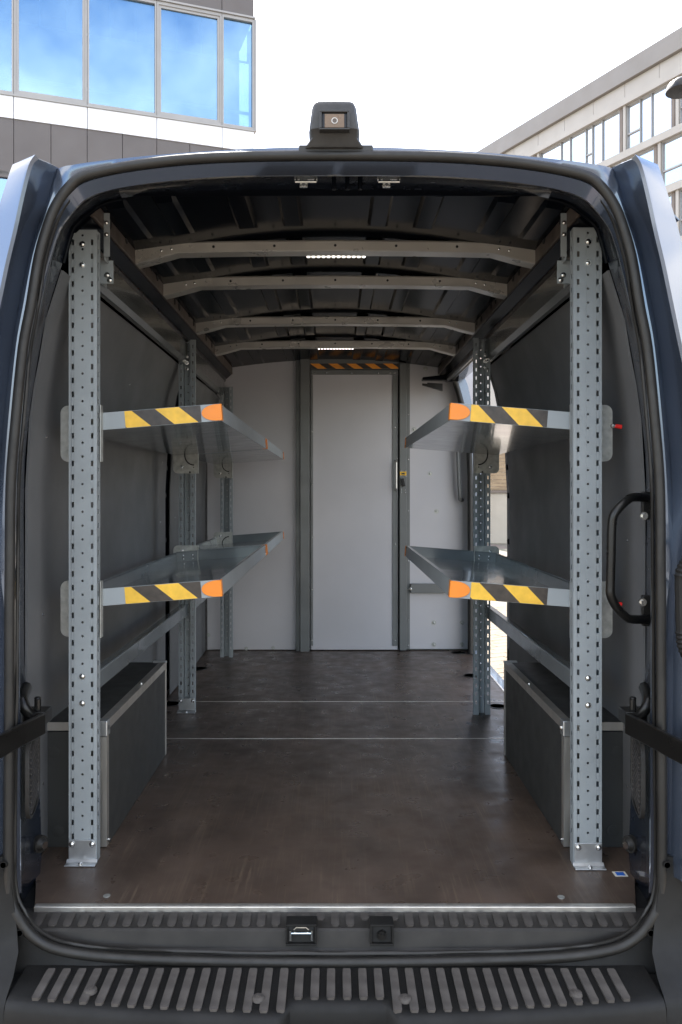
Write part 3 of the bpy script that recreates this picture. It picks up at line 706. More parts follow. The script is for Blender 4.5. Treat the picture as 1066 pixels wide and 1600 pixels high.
for u, v, bd in ((778, 1104, b2), (716, 1020, b3), (268, 1100, b2), (737, 1056, b3), (312, 1045, b3)):
    Y = 1.066 * F / (v - 768); c = Vector((at(u, v, Y).x, Y, FLOOR)); m = MB()
    m.tube([c + Vector((0, 0, .0006)), c + Vector((0, 0, .0030)), c + Vector((0, 0, .0030)), c + Vector((0, 0, .0012)), c + Vector((0, 0, .0012))], [.047, .046, .041, .039, .001], 20, caps=False, mi=0)
    build('lashing_ring', m, 'black', bd)
Y = 1.066 * F / (1366 - 768); c = at(969, 1366, Y)
m = MB(); m.box(c.x - .018, c.x + .018, Y - .015, Y + .014, FLOOR + .0006, FLOOR + .0012, 1); m.box(c.x - .011, c.x + .012, Y - .010, Y + .009, FLOOR + .0012, FLOOR + .0018, 0)
build('floor_sticker', m, ['sticker', 'white'], b1, smooth=0)

# ------------------------------------------------------------------ bulkhead with sliding door
BY = 5.41
bk = thing('bulkhead', 'light grey partition wall with a narrow door at the front of the cargo space', 'partition', (0, BY, FLOOR))
PX = BY / F
def bx(u): return (u - 524) * PX
def bz(v): return zr((768 - v) * PX)
def plate(name, u0, u1, v0, v1, y0, y1, m_, parent, bevel=.0015):
    mb = MB(); mb.box(bx(u0), bx(u1), BY + y0, BY + y1, bz(v1), bz(v0)); return build(name, mb, m_, parent, smooth=0, bevel=bevel)
pl = plate('left_panel', 324, 463, 558, 1015, 0, .02, 'bulk', bk)
pr = plate('right_panel', 637, 742, 565, 1014, 0, .02, 'bulk', bk)
m = MB(); m.box(-.95, .95, BY + .03, BY + .05, FLOOR - .03, zr(.93)); build('backing_panel', m, 'bulkframe', bk)
plate('post', 462.5, 469, 562, 1016.5, -.020, .02, 'bulkframe', bk)
plate('post', 469.5, 484, 562, 1017, -.045, .02, 'bulkframe', bk, .003)
plate('lintel', 484.5, 640, 560, 568, -.015, .02, 'bulkframe', bk)
plate('post', 624, 635, 568.5, 1015, -.030, .02, 'bulkframe', bk, .003)
plate('post_flange', 635.4, 640.5, 568.5, 1014, -.010, .02, 'bulkframe', bk)
plate('top_panel', 484, 640, 548, 559.5, .004, .02, 'bulkframe', bk)
door = plate('door', 486, 621.5, 579, 1014, -.010, .012, 'bulk', bk)
plate('door_stile', 486.5, 489.5, 586.5, 1008.5, -.0135, -.009, 'bulkframe', door, .001)
plate('door_stile', 613.5, 621, 586.5, 1008.5, -.0165, -.009, 'bulkframe', door, .001)
plate('door_rail', 486.5, 621, 578.5, 586, -.0150, -.009, 'bulkframe', door, .001)
plate('door_rail', 486.5, 621, 1009, 1014.5, -.0150, -.009, 'bulk', door, .001)
plate('door_gap_shade', 621.8, 623.8, 569, 1014, .004, .010, 'dark', bk, 0)  # dark strip put in as the shade of the gap beside the door
# orange and black strip over the door
def clip(poly, x0, x1):
    def half(P, keep, xx):
        R_ = []
        for i in range(len(P)):
            a, b = P[i - 1], P[i]; ka, kb = keep(a[0]), keep(b[0])
            if ka != kb:
                t = (xx - a[0]) / (b[0] - a[0]); R_.append((xx, a[1] + (b[1] - a[1]) * t))
            if kb: R_.append(b)
        return R_
    P = half(poly, lambda x: x >= x0 - 1e-9, x0)
    return half(P, lambda x: x <= x1 + 1e-9, x1) if P else P
def stripe_mesh(fn, x0, x1, h, first_top, w0, w1, slant, th=.0008):
    """parallelogram bands leaning like a backslash; material 0 first then 1, alternating"""
    mb = MB(); a = first_top - (w0 + w1) * 1; k = 0
    edges = []; mi = 0
    while a < x1 + slant:
        wd = w0 if mi == 0 else w1
        P = clip([(a, 0), (a + wd, 0), (a + wd + slant, -h), (a + slant, -h)], x0, x1)
        if len(P) >= 3: mb.prism(P, fn, 0, th, mi)
        a += wd; mi = 1 - mi
    return mb
hs = stripe_mesh(lambda a, b, d: (bx(485.5) + a, BY - .0158 - d, bz(568.7) + b), 0, bx(622.5) - bx(485.5), .0345, -.005, .0625, .0600, .052)
build('hazard_strip', hs, ['tapeorange', 'tapeblack'], bk, smooth=0, merge=False)
m = MB(); m.box(bx(485), bx(623), BY - .0150, BY, bz(577.5), bz(568.2)); build('strip_backing', m, 'bulkframe', bk)
m = MB(); hx = bx(618.5); m.tube([(hx, BY - .018, bz(766)), (hx, BY - .048, bz(763)), (hx, BY - .048, bz(723)), (hx, BY - .018, bz(720))], .006, 8); build('door_handle', m, 'alu', door)
lp = plate('lock_plate', 624.5, 634.5, 737, 743, -.033, -.030, 'yellow', bk, .0005)
m = MB(); m.box(bx(627), bx(632), BY - .0345, BY - .033, bz(741.5), bz(739)); build('lock_mark', m, 'tapeblack', lp)
m = MB(); m.obox((bx(629), BY - .038, bz(754)), (.011, 0, .003), (0, .010, 0), (-.006, 0, .026)); m.cyl((bx(628.5), BY - .03, bz(757)), (bx(628.5), BY - .055, bz(757)), .011, 12); build('lock_handle', m, 'black', bk, bevel=.002)
m = MB(); m.box(bx(625), bx(634.5), BY - .033, BY - .0303, bz(771), bz(764)); lk = build('lock_base', m, 'bulkframe', bk)
for u, v in ((626.5, 765.5), (633, 765.5), (626.5, 769.5), (633, 769.5), (626, 736), (633.5, 736), (626, 744), (633.5, 744)):
    put('rivet', RIVET, (bx(u), BY - .033, bz(v)), (0, 0, 0), lk, (.8, 1, .8))
for u in (492, 510, 550, 591, 609, 617): put('door_rivet', RIVET, (bx(u), BY - .0165, bz(583)), (0, 0, 0), door)
for v in (593, 675, 757, 839, 921, 1000): put('door_rivet', RIVET, (bx(486.5 + 1.2), BY - .0145, bz(v)), (0, 0, 0), door)
for v in (668, 850, 1000): put('door_rivet', RIVET, (bx(617), BY - .0175, bz(v)), (0, 0, 0), door)
for v in (576, 648, 718, 798, 876, 921, 968, 1008): put('rivet', RIVET, (bx(638), BY - .011, bz(v)), (0, 0, 0), bk)
for u, v in ((647, 671), (672, 740), (682, 799), (678, 973), (722, 973), (678, 1007), (722, 1007), (665, 576)): put('washer_bolt', WASHER, (bx(u), BY - .0005, bz(v)), (0, 0, 0), pr)
for u, v in ((383, 565), (424, 565), (385, 1013), (427, 1012), (326, 992)): put('washer_bolt', WASHER, (bx(u), BY - .0005, bz(v)), (0, 0, 0), pl, (.8, 1, .8))
m = MB(); m.box(bx(641), bx(709), BY - .035, BY - .001, bz(926), bz(911.5)); rb = build('cross_rail', m, 'bulkframe', bk, bevel=.003)
for u in (640, 690): put('bolt', BOLT, (bx(u) + .006, BY - .036, bz(919)), (0, 0, 0), rb)
m = MB(); m.tube(smooth_path([(bx(722), BY - .01, bz(781)), (bx(717), BY - .06, bz(780)), (bx(716), BY - .075, bz(772)), (bx(714), BY - .08, bz(740)), (bx(713), BY - .08, bz(705)), (bx(713), BY - .07, bz(690)), (bx(716), BY - .01, bz(680))], 3), .013, 10); build('grab_pole', m, 'bulkframe', bk, smooth=60)
# black side door roller arm in front of the right panel
m = MB(); m.prism([(.565, .74), (.70, .755), (.77, .80), (.80, .80), (.80, .715), (.69, .722), (.565, .722)], lambda a, b, d: (a, d, zr(b)), BY - .20, BY - .13)
ra = build('door_roller_arm', m, 'inner_paint', van, smooth=0, bevel=.004)
m = MB(); m.prism([(.567, .705), (.60, .702), (.60, .71), (.70, .703), (.70, .655), (.567, .693)], lambda a, b, d: (a, d, zr(b)), BY - .16, BY - .14)
build('roller_bracket', m, 'black', ra, smooth=0)
m = MB(); m.box(-.76, -.70, 4.98, 5.0, zr(.845), zr(.905)); m.v = [(x, y, z) for x, y, z in m.v]
mm = MB(); mm.obox((-.735, 4.98, zr(.865)), (.028, 0, .028), (0, .012, 0), (-.014, 0, .014)); build('wall_sensor', mm, 'white', van, bevel=.002)

# ------------------------------------------------------------------ shelving racks
def perforated(mb, fn, w, h, pitch, cols, z0=0.0, mi=0):
    """sheet a in 0..w, b in 0..h with slots ('s', a0, a1, half) and round holes ('o', centre, radius) punched on a pitch"""
    def side(c): return (c[1], c[2]) if c[0] == 's' else (c[1] - c[2] * 1.35, c[1] + c[2] * 1.35)
    br = [0.0]
    def q(a0, a1, b0, b1):
        if a1 - a0 > 1e-6 and b1 - b0 > 1e-6: mb.add([fn(a0, b0), fn(a1, b0), fn(a1, b1), fn(a0, b1)], [(0, 1, 2, 3)], mi)
    prev = 0.0
    for c in cols:
        a0, a1 = side(c); q(prev, a0, 0, h); prev = a1
        off = c[4] if c[0] == 's' else c[3]
        hh = c[3] if c[0] == 's' else c[2] * 1.35
        b = z0 + off; last = 0.0
        while b + hh < h - .004:
            if b - hh > .004:
                q(a0, a1, last, b - hh)
                if c[0] == 'o':
                    cx, r = c[1], c[2]; K = 8
                    sq = [(1, 0), (1, 1), (0, 1), (-1, 1), (-1, 0), (-1, -1), (0, -1), (1, -1)]
                    o_ = [fn(cx + sx * hh, b + sy * hh) for sx, sy in sq]
                    i_ = [fn(cx + r * math.cos(math.pi * k / 4), b + r * math.sin(math.pi * k / 4)) for k in range(8)]
                    mb.add(o_ + i_, [(k, (k + 1) % 8, 8 + (k + 1) % 8, 8 + k) for k in range(8)], mi)
                last = b + hh
            b += pitch
        q(a0, a1, last, h)
    q(prev, w, 0, h)

UH = 1.818; PITCH = .0397; UW = .080
def upright(rack, s, xin, yc, front, h=UH, foot=True):
    """xin: |X| of the inner face; channel of width UW going outwards"""
    mb = MB(); D = .036
    x = lambda a: s * (xin + a)
    if front:
        perforated(mb, lambda a, b: (x(a), yc - D / 2, FLOOR + b), UW, h, PITCH, [('s', .0085, .0160, .0080, .0), ('o', UW / 2, .0037, PITCH / 2), ('s', UW - .0160, UW - .0085, .0080, .0)], .075)
        for a in (0, UW):
            perforated(mb, lambda d, b: (x(a), yc - D / 2 + d, FLOOR + b), D, h, PITCH, [('s', .012, .024, .0075, PITCH / 2)], .075)
        for a0, a1 in ((0, .02), (UW - .02, UW)):
            mb.add([(x(a0), yc + D / 2, FLOOR), (x(a1), yc + D / 2, FLOOR), (x(a1), yc + D / 2, FLOOR + h), (x(a0), yc + D / 2, FLOOR + h)], [(0, 1, 2, 3)])
    else:
        L = .023
        for a0 in (0, UW - L):
            perforated(mb, lambda a, b: (x(a0 + a), yc - D / 2, FLOOR + b), L, h, PITCH, [('s', .0085, .0145, .0085, .0)], .06)
        for a in (L, UW - L):
            mb.add([(x(a), yc - D / 2, FLOOR), (x(a), yc + D / 2, FLOOR), (x(a), yc + D / 2, FLOOR + h), (x(a), yc - D / 2, FLOOR + h)], [(0, 1, 2, 3)])
        perforated(mb, lambda a, b: (x(L + a), yc + D / 2, FLOOR + b), UW - 2 * L, h, PITCH, [('o', (UW - 2 * L) / 2, .0036, PITCH / 2)], .06)
        for a in (0, UW):
            mb.add([(x(a), yc - D / 2, FLOOR), (x(a), yc - D / 2 + .012, FLOOR), (x(a), yc - D / 2 + .012, FLOOR + h), (x(a), yc - D / 2, FLOOR + h)], [(0, 1, 2, 3)])
    up = build('upright', mb, 'rack', rack, smooth=0, solid=.0018)
    # foot bracket
    yf = yc - D / 2
    if foot:
        m = MB(); m.box(x(.001), x(UW - .001), yf - .0055, yf - .002, FLOOR + .010, FLOOR + .067)
        m.prism([(yf - .0055, FLOOR + .012), (yf - .012, FLOOR + .0045), (yf - .030, FLOOR + .0045), (yf - .030, FLOOR + .001), (yf - .002, FLOOR + .001), (yf - .002, FLOOR + .012)], lambda a, b, d: (d, a, b), min(x(-.004), x(UW + .004)), max(x(-.004), x(UW + .004)))
        fb = build('foot_bracket', m, 'zinc', up, smooth=0, bevel=.0012)
        for a in (.011, UW - .011): put('bolt', BOLT, (x(a), yf - .006, FLOOR + .055), (0, 0, 0), up)
        put('bolt', BOLT, (x(UW / 2), yf - .022, FLOOR + .005), (R(-80), 0, 0), up)
    if front:
        for z in (.70 + .01, .65, -.531, -.608): put('bolt', BOLT, (x(UW / 2), yf - .002, zr(z)), (0, 0, 0), up)
    return up

TH = R(4.5)
def tray(rack, s, y0, y1, zin, front):
    xin = .339; Wd = .43; H = .0505; T = .0022
    def f(a, y, h): return Vector((s * (xin + a * math.cos(TH) + h * math.sin(TH)), y, zr(zin - a * math.sin(TH) + h * math.cos(TH))))
    m = MB(); A = lambda *k: m.hexa(f, *k)
    A(0, Wd, y0, y1, -H, -H + T)                                   # floor
    A(0, T, y0, y1, -H + T, 0); A(Wd - T, Wd, y0, y1, -H + T, 0)     # long walls
    A(T, Wd - T, y0, y0 + T, -H + T, 0); A(T, Wd - T, y1 - T, y1, -H + T, 0)
    A(T, .012, y0 + T, y1 - T, -T, 0); A(Wd - .012, Wd - T, y0 + T, y1 - T, -T, 0)   # rims
    A(.012, Wd - .012, y1 - .012, y1 - T, -T, 0); A(.012, Wd - .012, y0 + T, y0 + .012, -T, 0)
    t = build('tray', m, 'tray', rack, smooth=0, merge=False)
    fm = MB(); fm.hexa(f, .0005, Wd - .0005, y0 - .0012, y0 - .0003, -H + .0005, -.0004)
    build('tray_front', fm, 'trayface', t, smooth=0)
    fm = MB(); fm.hexa(f, -.0012, -.0003, y0, y1, -H + .0005, -.0004)
    build('tray_side', fm, 'trayface', t, smooth=0)
    # orange caps on the free corners
    K = 14
    def cap(y, sgn):
        c = MB(); hh = H * .48; mid = -H / 2
        pl = [(-.0025, mid - hh), (.008, mid - hh)] + [(.008 + .046 * math.cos(an), mid + hh * math.sin(an)) for an in [R(-90 + 180 * k / K) for k in range(1, K)]] + [(.008, mid + hh), (-.0025, mid + hh)]
        c.prism(pl, lambda a, b, d: f(a, y + sgn * d, b), .0013, .0052)
        pl2 = [(0, mid - hh), (.020, mid - hh), (.024, mid), (.020, mid + hh), (0, mid + hh)]
        c.hexa(f, -.0052, -.0025, min(y + sgn * .0052, y - sgn * .020), max(y + sgn * .0052, y - sgn * .020), mid - hh, mid + hh)
        build('corner_cap', c, 'orange', t, smooth=30, bevel=.0008)
    cap(y0, -1); cap(y1, 1)
    for hh_ in (-.008, -.041):
        put('rivet', RIVET, f(-.0015, y0 + .027, hh_), (0, 0, s * math.pi / 2 * (-1) * (-1) if False else (math.pi / 2 if s < 0 else -math.pi / 2)), t)
        put('rivet', RIVET, f(-.0015, y1 - .027, hh_), (0, 0, math.pi / 2 if s < 0 else -math.pi / 2), t)
    if front:
        # yellow and black tape (same reading direction on both sides)
        a_out, a_in = .279, .056
        ln = a_out - a_in
        if s < 0: fn = lambda a, b, d: f(a_out - a, y0 - .0014 - d, -.001 + b)
        else: fn = lambda a, b, d: f(a_in + a, y0 - .0014 - d, -.001 + b)
        tp = stripe_mesh(fn, 0, ln, H - .002, (-.051 if s < 0 else -.049) + random.uniform(-.003, .003), .0705, .0685, .0535)
        build('hazard_strip', tp, ['yellow', 'tapeblack'], t, smooth=0, merge=False)
    # dark patches as slot shade along the back rim, rivets of the far wall
    sl_ = MB(); y = y0 + .03
    while y < y1 - .03:
        sl_.hexa(f, Wd - T - .0006, Wd - T - .0001, y, y + .008, -.0085, -.0045); y += .016
    build('rim_slot_shade', sl_, 'dark', t, smooth=0, kind='stuff')
    for a in (.395, .35):
        for hh_ in (-.02, -.036): put('rivet', RIVET, f(a, y1 - T - .0004, hh_), (0, 0, 0), t)
    return t

def bracket(rack, s, y, ztop, front):
    """pivot plate with a curved slot, between the upright and the tray's end"""
    xo, xi = (.782, .662)
    if front: xo, xi = .803, .682
    zb = ztop - .164; m = MB()
    X = lambda q: s * q
    K = 6; r = .022
    pts = [(xi, zb), (xi, ztop)]
    pts += [(xo - r + r * math.sin(R(90 * k / K)), ztop - r + r * math.cos(R(90 * k / K))) for k in range(K + 1)]
    pts += [(xo - r + r * math.cos(R(90 * k / K)), zb + r - r * math.sin(R(90 * k / K))) for k in range(K + 1)]
    m.prism(pts, lambda a, b, d: (X(a), d, zr(b)), y - .0012, y + .0012)
    m.box(X(xi - .0025), X(xi), y - .022, y + .0012, zr(zb), zr(ztop))
    o = build('pivot_plate', m, 'galv', rack, smooth=0)
    m = MB(); cz = zb + .088; cx = xi + .020; rr = .047
    arc = [(cx + rr * math.cos(R(-90 + 180 * k / 16)) * .95, cz + rr * math.sin(R(-90 + 180 * k / 16))) for k in range(17)]
    w_ = .0032
    inn = [(cx + (a - cx) * (1 - w_ / rr), cz + (b - cz) * (1 - w_ / rr)) for a, b in arc]; ou = [(cx + (a - cx) * (1 + w_ / rr), cz + (b - cz) * (1 + w_ / rr)) for a, b in arc]
    m.grid([[Vector((X(a), y - .0016, zr(b))) for a, b in inn], [Vector((X(a), y - .0016, zr(b))) for a, b in ou]])
    build('curved_slot_shade', m, 'dark', o, solid=.0006)  # dark band laid on the plate as the slot's shade
    for (a, b) in ((xo - .042, ztop - .026), (xo - .042, zb + .030)): put('bolt', BOLT, (X(a), y - .002, zr(b)), (0, 0, 0), o)
    m = MB()
    for a, b, rr_ in ((xi + .022, zb + .030, .003), (xi + .040, zb + .006, .005)): m.tube([(X(a), y - .0014, zr(b)), (X(a), y - .0020, zr(b))], rr_, 8)
    build('plate_hole_shade', m, 'dark', o)  # small dark discs painted as shade in the plate's holes
    if front and s > 0:
        c = Vector((s * (xo + .004), y - .012, zr(ztop - .062)))
        m = MB(); m.cyl(c, c + Vector((.018, -.002, -.003)), .0058, 10, r2=.0062); build('red_knob', m, 'red', o)
        m = MB(); m.tube([c + Vector((-.008, 0, 0)), c], .003, 8); m.tube([c + Vector((-.008 + .005 * math.cos(k), 0, .005 * math.sin(k))) for k in [math.pi * 2 * j / 12 for j in range(12)]], .0012, 6, closed=True); build('knob_clip', m, 'chrome', o)
    return o

def rail(rack, s, y0, y1, z0, z1, name, lip):
    m = MB(); x0, x1 = .713, .742
    prof = [(x0, z0), (x0, z1), (x0 + .002, z1 + .0), (x1, z1), (x1, z1 - .003), (x0 + .004, z1 - .003), (x0 + .004, z0 + .003), (x1, z0 + .003), (x1, z0)]
    prof = [(x0, z0 + .004), (x0, z1 - .003), (x0 + .003, z1), (x1, z1), (x1, z0 - lip), (x0 + .012, z0 - lip)]
    m.prism(prof, lambda a, b, d: (s * a, d, zr(b)), y0, y1)
    o = build(name, m, 'raildark' if name == 'top_rail' else 'tray', rack, smooth=0, bevel=.0015)
    return o

def make_rack(s, label, far):
    rk = thing('storage_rack', label, 'rack', (s * .71, 3.2, FLOOR), 'racks along the van walls')
    YM, YE = (3.913 if s < 0 else 3.866), 5.20
    YU = 2.334 if s < 0 else 2.312
    upright(rk, s, .686 if s < 0 else .679, YU, True)
    upright(rk, s, .677 if s < 0 else .661, YM, False, 1.80, s < 0)
    if far: upright(rk, s, .660, YE, False, 1.74, False)
    yn = YU + .0215
    for zin, zp in ((.2575, .251), (-.2575, -.2605)):
        tray(rk, s, yn + .004, YM - .030, zin, True)
        bracket(rk, s, yn - .002 + .0035, zp, True); bracket(rk, s, YM - .0205, zp, False)
        if far:
            tray(rk, s, YM + .024, YE - .03 + .04, zin, False); bracket(rk, s, YE - .0205, zp, False)
    for z0, z1, lip, nm in ((.632, .718, .016, 'top_rail'), (-.600, -.542, .0, 'lower_rail')):
        r1_ = rail(rk, s, YU + .021, YM - .022, z0, z1, nm, lip)
        if far: rail(rk, s, YM + .022, YE - .022, z0, z1, nm, lip)
    m = MB(); m.box(s * .672, s * .712, 2.44, 2.443, zr(.63), zr(.70)); m.box(s * .708, s * .712, 2.443, 2.50, zr(.63), zr(.70))
    o = build('corner_bracket', m, 'rack', rk, bevel=.001)
    put('bolt', BOLT, (s * .690, 2.439, zr(.655)), (0, 0, 0), o); put('bolt', BOLT, (s * .682, 2.439, zr(.64)), (0, 0, 0), o)
    for z in (.62, .59, .65):
        put('bolt', BOLT, (s * .715, YM - .025, zr(z)), (0, 0, 0), o)
    # slanting stay behind the middle upright
    m = MB(); m.tube([(s * .775, 4.02, zr(.23)), (s * .72, 3.95, zr(.56))], .008, 8); build('stay_rod', m, 'black', rk)
    return rk
make_rack(-1, 'left rack: grey perforated uprights carrying four tilted trays with striped ends', True)
make_rack(1, 'right rack: grey perforated uprights with two tilted trays beside the open side door', False)

# ------------------------------------------------------------------ wheel arch boxes
def wheel_box(s, label):
    wb = thing('wheel_arch_box', label, 'wheel box', (s * .78, 2.83, FLOOR), 'boxes over the wheel arches')
    x0, x1 = .685, .862; y0, y1 = 2.412, 3.262; z0, z1 = FLOOR + .001, FLOOR + .377
    a, b = sorted((s * x0, s * x1))
    m = MB(); m.box(s * x0, s * (x0 + .012), y0 + .004, y1, z0, z1 - .013); sp = build('side_panel', m, 'boxpanel', wb, smooth=0, bevel=.001)
    m = MB(); m.box(s * (x0 + .013), s * x1, y0, y0 + .012, z0, z1 - .03); fp = build('front_panel', m, 'boxpanel', wb, smooth=0, bevel=.001)
    m = MB(); m.box(s * (x0 + .013), s * x1, y1 - .012, y1, z0, z1 - .013); build('rear_panel', m, 'boxpanel', wb, smooth=0)
    m = MB(); m.box(s * (x0 + .002), s * x1, y0 + .001, y1 - .001, z1 - .0125, z1 - .002); build('lid', m, 'boxpanel', wb, smooth=0, bevel=.001)
    # aluminium angles
    m = MB(); m.prism([(x0 - .002, z1 - .026), (x0 - .002, z1 + .001), (x0 + .024, z1 + .001), (x0 + .024, z1 - .0015), (x0, z1 - .0015), (x0, z1 - .026)], lambda p, q, d: (s * p, d, q), y0 + .02, y1)
    build('top_trim', m, 'alu', wb, smooth=0)
    m = MB(); m.prism([(x0 - .002, y0 - .003), (x0 + .026, y0 - .003), (x0 + .026, y0 - .0005), (x0 - .0002, y0 - .0005), (x0 - .0002, y0 + .020), (x0 - .002, y0 + .020)], lambda p, q, d: (s * p, q, d), z0 + .003, z1 - .045)
    build('corner_trim', m, 'alu', wb, smooth=0)
    m = MB(); m.prism([(x0 - .002, y1 - .018), (x0 - .0002, y1 - .018), (x0 - .0002, y1 + .0005), (x0 + .018, y1 + .0005), (x0 + .018, y1 + .002), (x0 - .002, y1 + .002)], lambda p, q, d: (s * p, q, d), z0 + .003, z1 - .028)
    build('corner_trim', m, 'alu', wb, smooth=0)
    m = MB(); m.box(s * (x0 + .030), s * x1, y0 - .003, y0 - .0004, z1 - .026, z1 - .001); build('front_trim', m, 'alu', wb, smooth=0)
    m = MB(); m.box(s * (x0 - .004), s * (x0 + .027), y0 - .005, y0 + .028, z1 - .044, z1 + .003); cc = build('corner_cap', m, 'zinc', wb, smooth=0, bevel=.003)
    put('bolt', BOLT, (s * (x0 - .004), y0 + .014, z1 - .022), (0, 0, -s * math.pi / 2 * -1 if s < 0 else -math.pi / 2), cc)
    put('bolt', BOLT, (s * (x0 - .003), y0 + .01, z0 + .02), (0, 0, math.pi / 2 if s < 0 else -math.pi / 2), sp, (.7, 1, .7))
    m = MB(); m.box(s * (x0 - .003), s * (x0 + .05), y1 - .012, y1 + .006, z1 - .006, z1 + .004); build('rear_cap', m, 'zinc', wb, smooth=0, bevel=.002)
    m = MB(); m.tube([(s * (x0 + .010), (y0 + y1) / 2 + .05, z1 + .001), (s * (x0 + .010), (y0 + y1) / 2 + .05, z1 + .004)], .006, 8); build('lid_screw', m, 'chrome', wb)
    for (xx, zz2) in ((.842, z1 - .09), (.83, z0 + .05)):
        m = MB(); m.tube([(s * xx, y0 - .0002, zz2), (s * xx, y0 - .002, zz2), (s * xx, y0 - .0025, zz2)], [.017, .017, .014], 18); build('plug', m, 'boxpanel', fp)
wheel_box(-1, 'dark box over the left wheel arch with aluminium corner edges')
wheel_box(1, 'dark box over the right wheel arch with aluminium corner edges')

# ------------------------------------------------------------------ LED lamps and the camera on the roof
def led_lamp(y, z, label, wd):
    lp_ = thing('led_lamp', label, 'lamp', (0.003, y, zr(z)), 'LED strip lamps under the van roof')
    m = MB(); m.box(-wd / 2 + .003, wd / 2 + .003, y - .012, y + .022, zr(z), zr(z + .012)); build('housing', m, 'white', lp_, bevel=.003)
    n = 12
    for k in range(n):
        x = -wd / 2 + .003 + wd * (k + .5) / n; h = MB(); h.box(x - wd / n * .27, x + wd / n * .27, y - .008, y + .010, zr(z - .003), zr(z)); build('diode', h, 'led', lp_, smooth=0)
led_lamp(2.868, .838, 'lit LED strip lamp behind the first roof bow', .215)
led_lamp(4.72, .838, 'lit LED strip lamp by the last roof bow near the bulkhead', .215)

rc = thing('rear_camera', 'black rear view camera housing on the roof edge above the doors', 'camera', (0.003, 1.97, zr(.845)))
m = MB(); ay, by = at(467, 237, 1.955), at(583, 226, 1.955); m.box(ay.x, by.x, 1.955, 2.10, ay.z, by.z); build('mount_plate', m, 'camplastic', rc, bevel=.002)
def ringrow(u0, u1, v, y0, y1, cr=.3):
    a = at(u0, v, 1.93); b = at(u1, v, 1.93); z = a.z; w_ = (b.x - a.x) / 2; cx = (a.x + b.x) / 2; h = (y1 - y0) / 2; cy = (y0 + y1) / 2; r_ = []
    for k in range(20):
        an = 2 * math.pi * k / 20; ex = math.copysign(abs(math.cos(an)) ** .28, math.cos(an)); ey = math.copysign(abs(math.sin(an)) ** .28, math.sin(an)); r_.append(Vector((cx + w_ * ex, cy + h * ey, z)))
    return r_
m = MB(); rr_ = [ringrow(474, 571, 225.5, 1.945, 2.10), ringrow(474.5, 570.5, 222.5, 1.94, 2.10), ringrow(484, 562, 213, 1.93, 2.09), ringrow(482, 563, 204.5, 1.915, 2.085), ringrow(484, 560.5, 190, 1.912, 2.08), ringrow(487, 557.5, 168, 1.914, 2.07), ringrow(489.5, 555, 161, 1.922, 2.06), ringrow(496, 548, 157.5, 1.945, 2.04)]
m.grid(rr_, True); m.add(rr_[-1], [tuple(range(20))]); m.add(rr_[0], [tuple(range(20))])
hs_ = build('housing', m, 'camplastic', rc, smooth=35)
yv = 1.908
def fr(u0, u1, v0, v1, y0, y1, nm, mt, par, bev=.001):
    a = at(u0, v1, y0); b = at(u1, v0, y0); q = MB(); q.box(a.x, b.x, y0, y1, a.z, b.z); return build(nm, q, mt, par, bevel=bev, smooth=0)
fr(499, 546.5, 171, 174.5, 1.902, 1.925, 'bezel', 'camplastic', hs_); fr(499, 546.5, 199.5, 202, 1.902, 1.925, 'bezel', 'camplastic', hs_)
fr(499, 503, 174.6, 199.4, 1.902, 1.925, 'bezel', 'camplastic', hs_); fr(542.5, 546.5, 174.6, 199.4, 1.902, 1.925, 'bezel', 'camplastic', hs_)
fr(503.2, 542.3, 174.7, 199.3, 1.9085, 1.925, 'inner_bezel', 'black', hs_)
ln_ = fr(507.5, 538, 178, 199, 1.906, 1.9085, 'lens_window', 'lens', hs_, 0)
c = at(523, 188.5, 1.9055); m = MB(); m.tube([c + Vector((.0065 * math.cos(k), 0, .0065 * math.sin(k))) for k in [2 * math.pi * j / 20 for j in range(20)]], .0013, 6, closed=True); build('lens_ring', m, 'bow', ln_)
c2 = c; m = MB(); m.tube([c2 + Vector((0, -.0002, 0)), c2 + Vector((0, .0005, 0))], .004, 12); build('lens_core', m, 'rail', ln_)

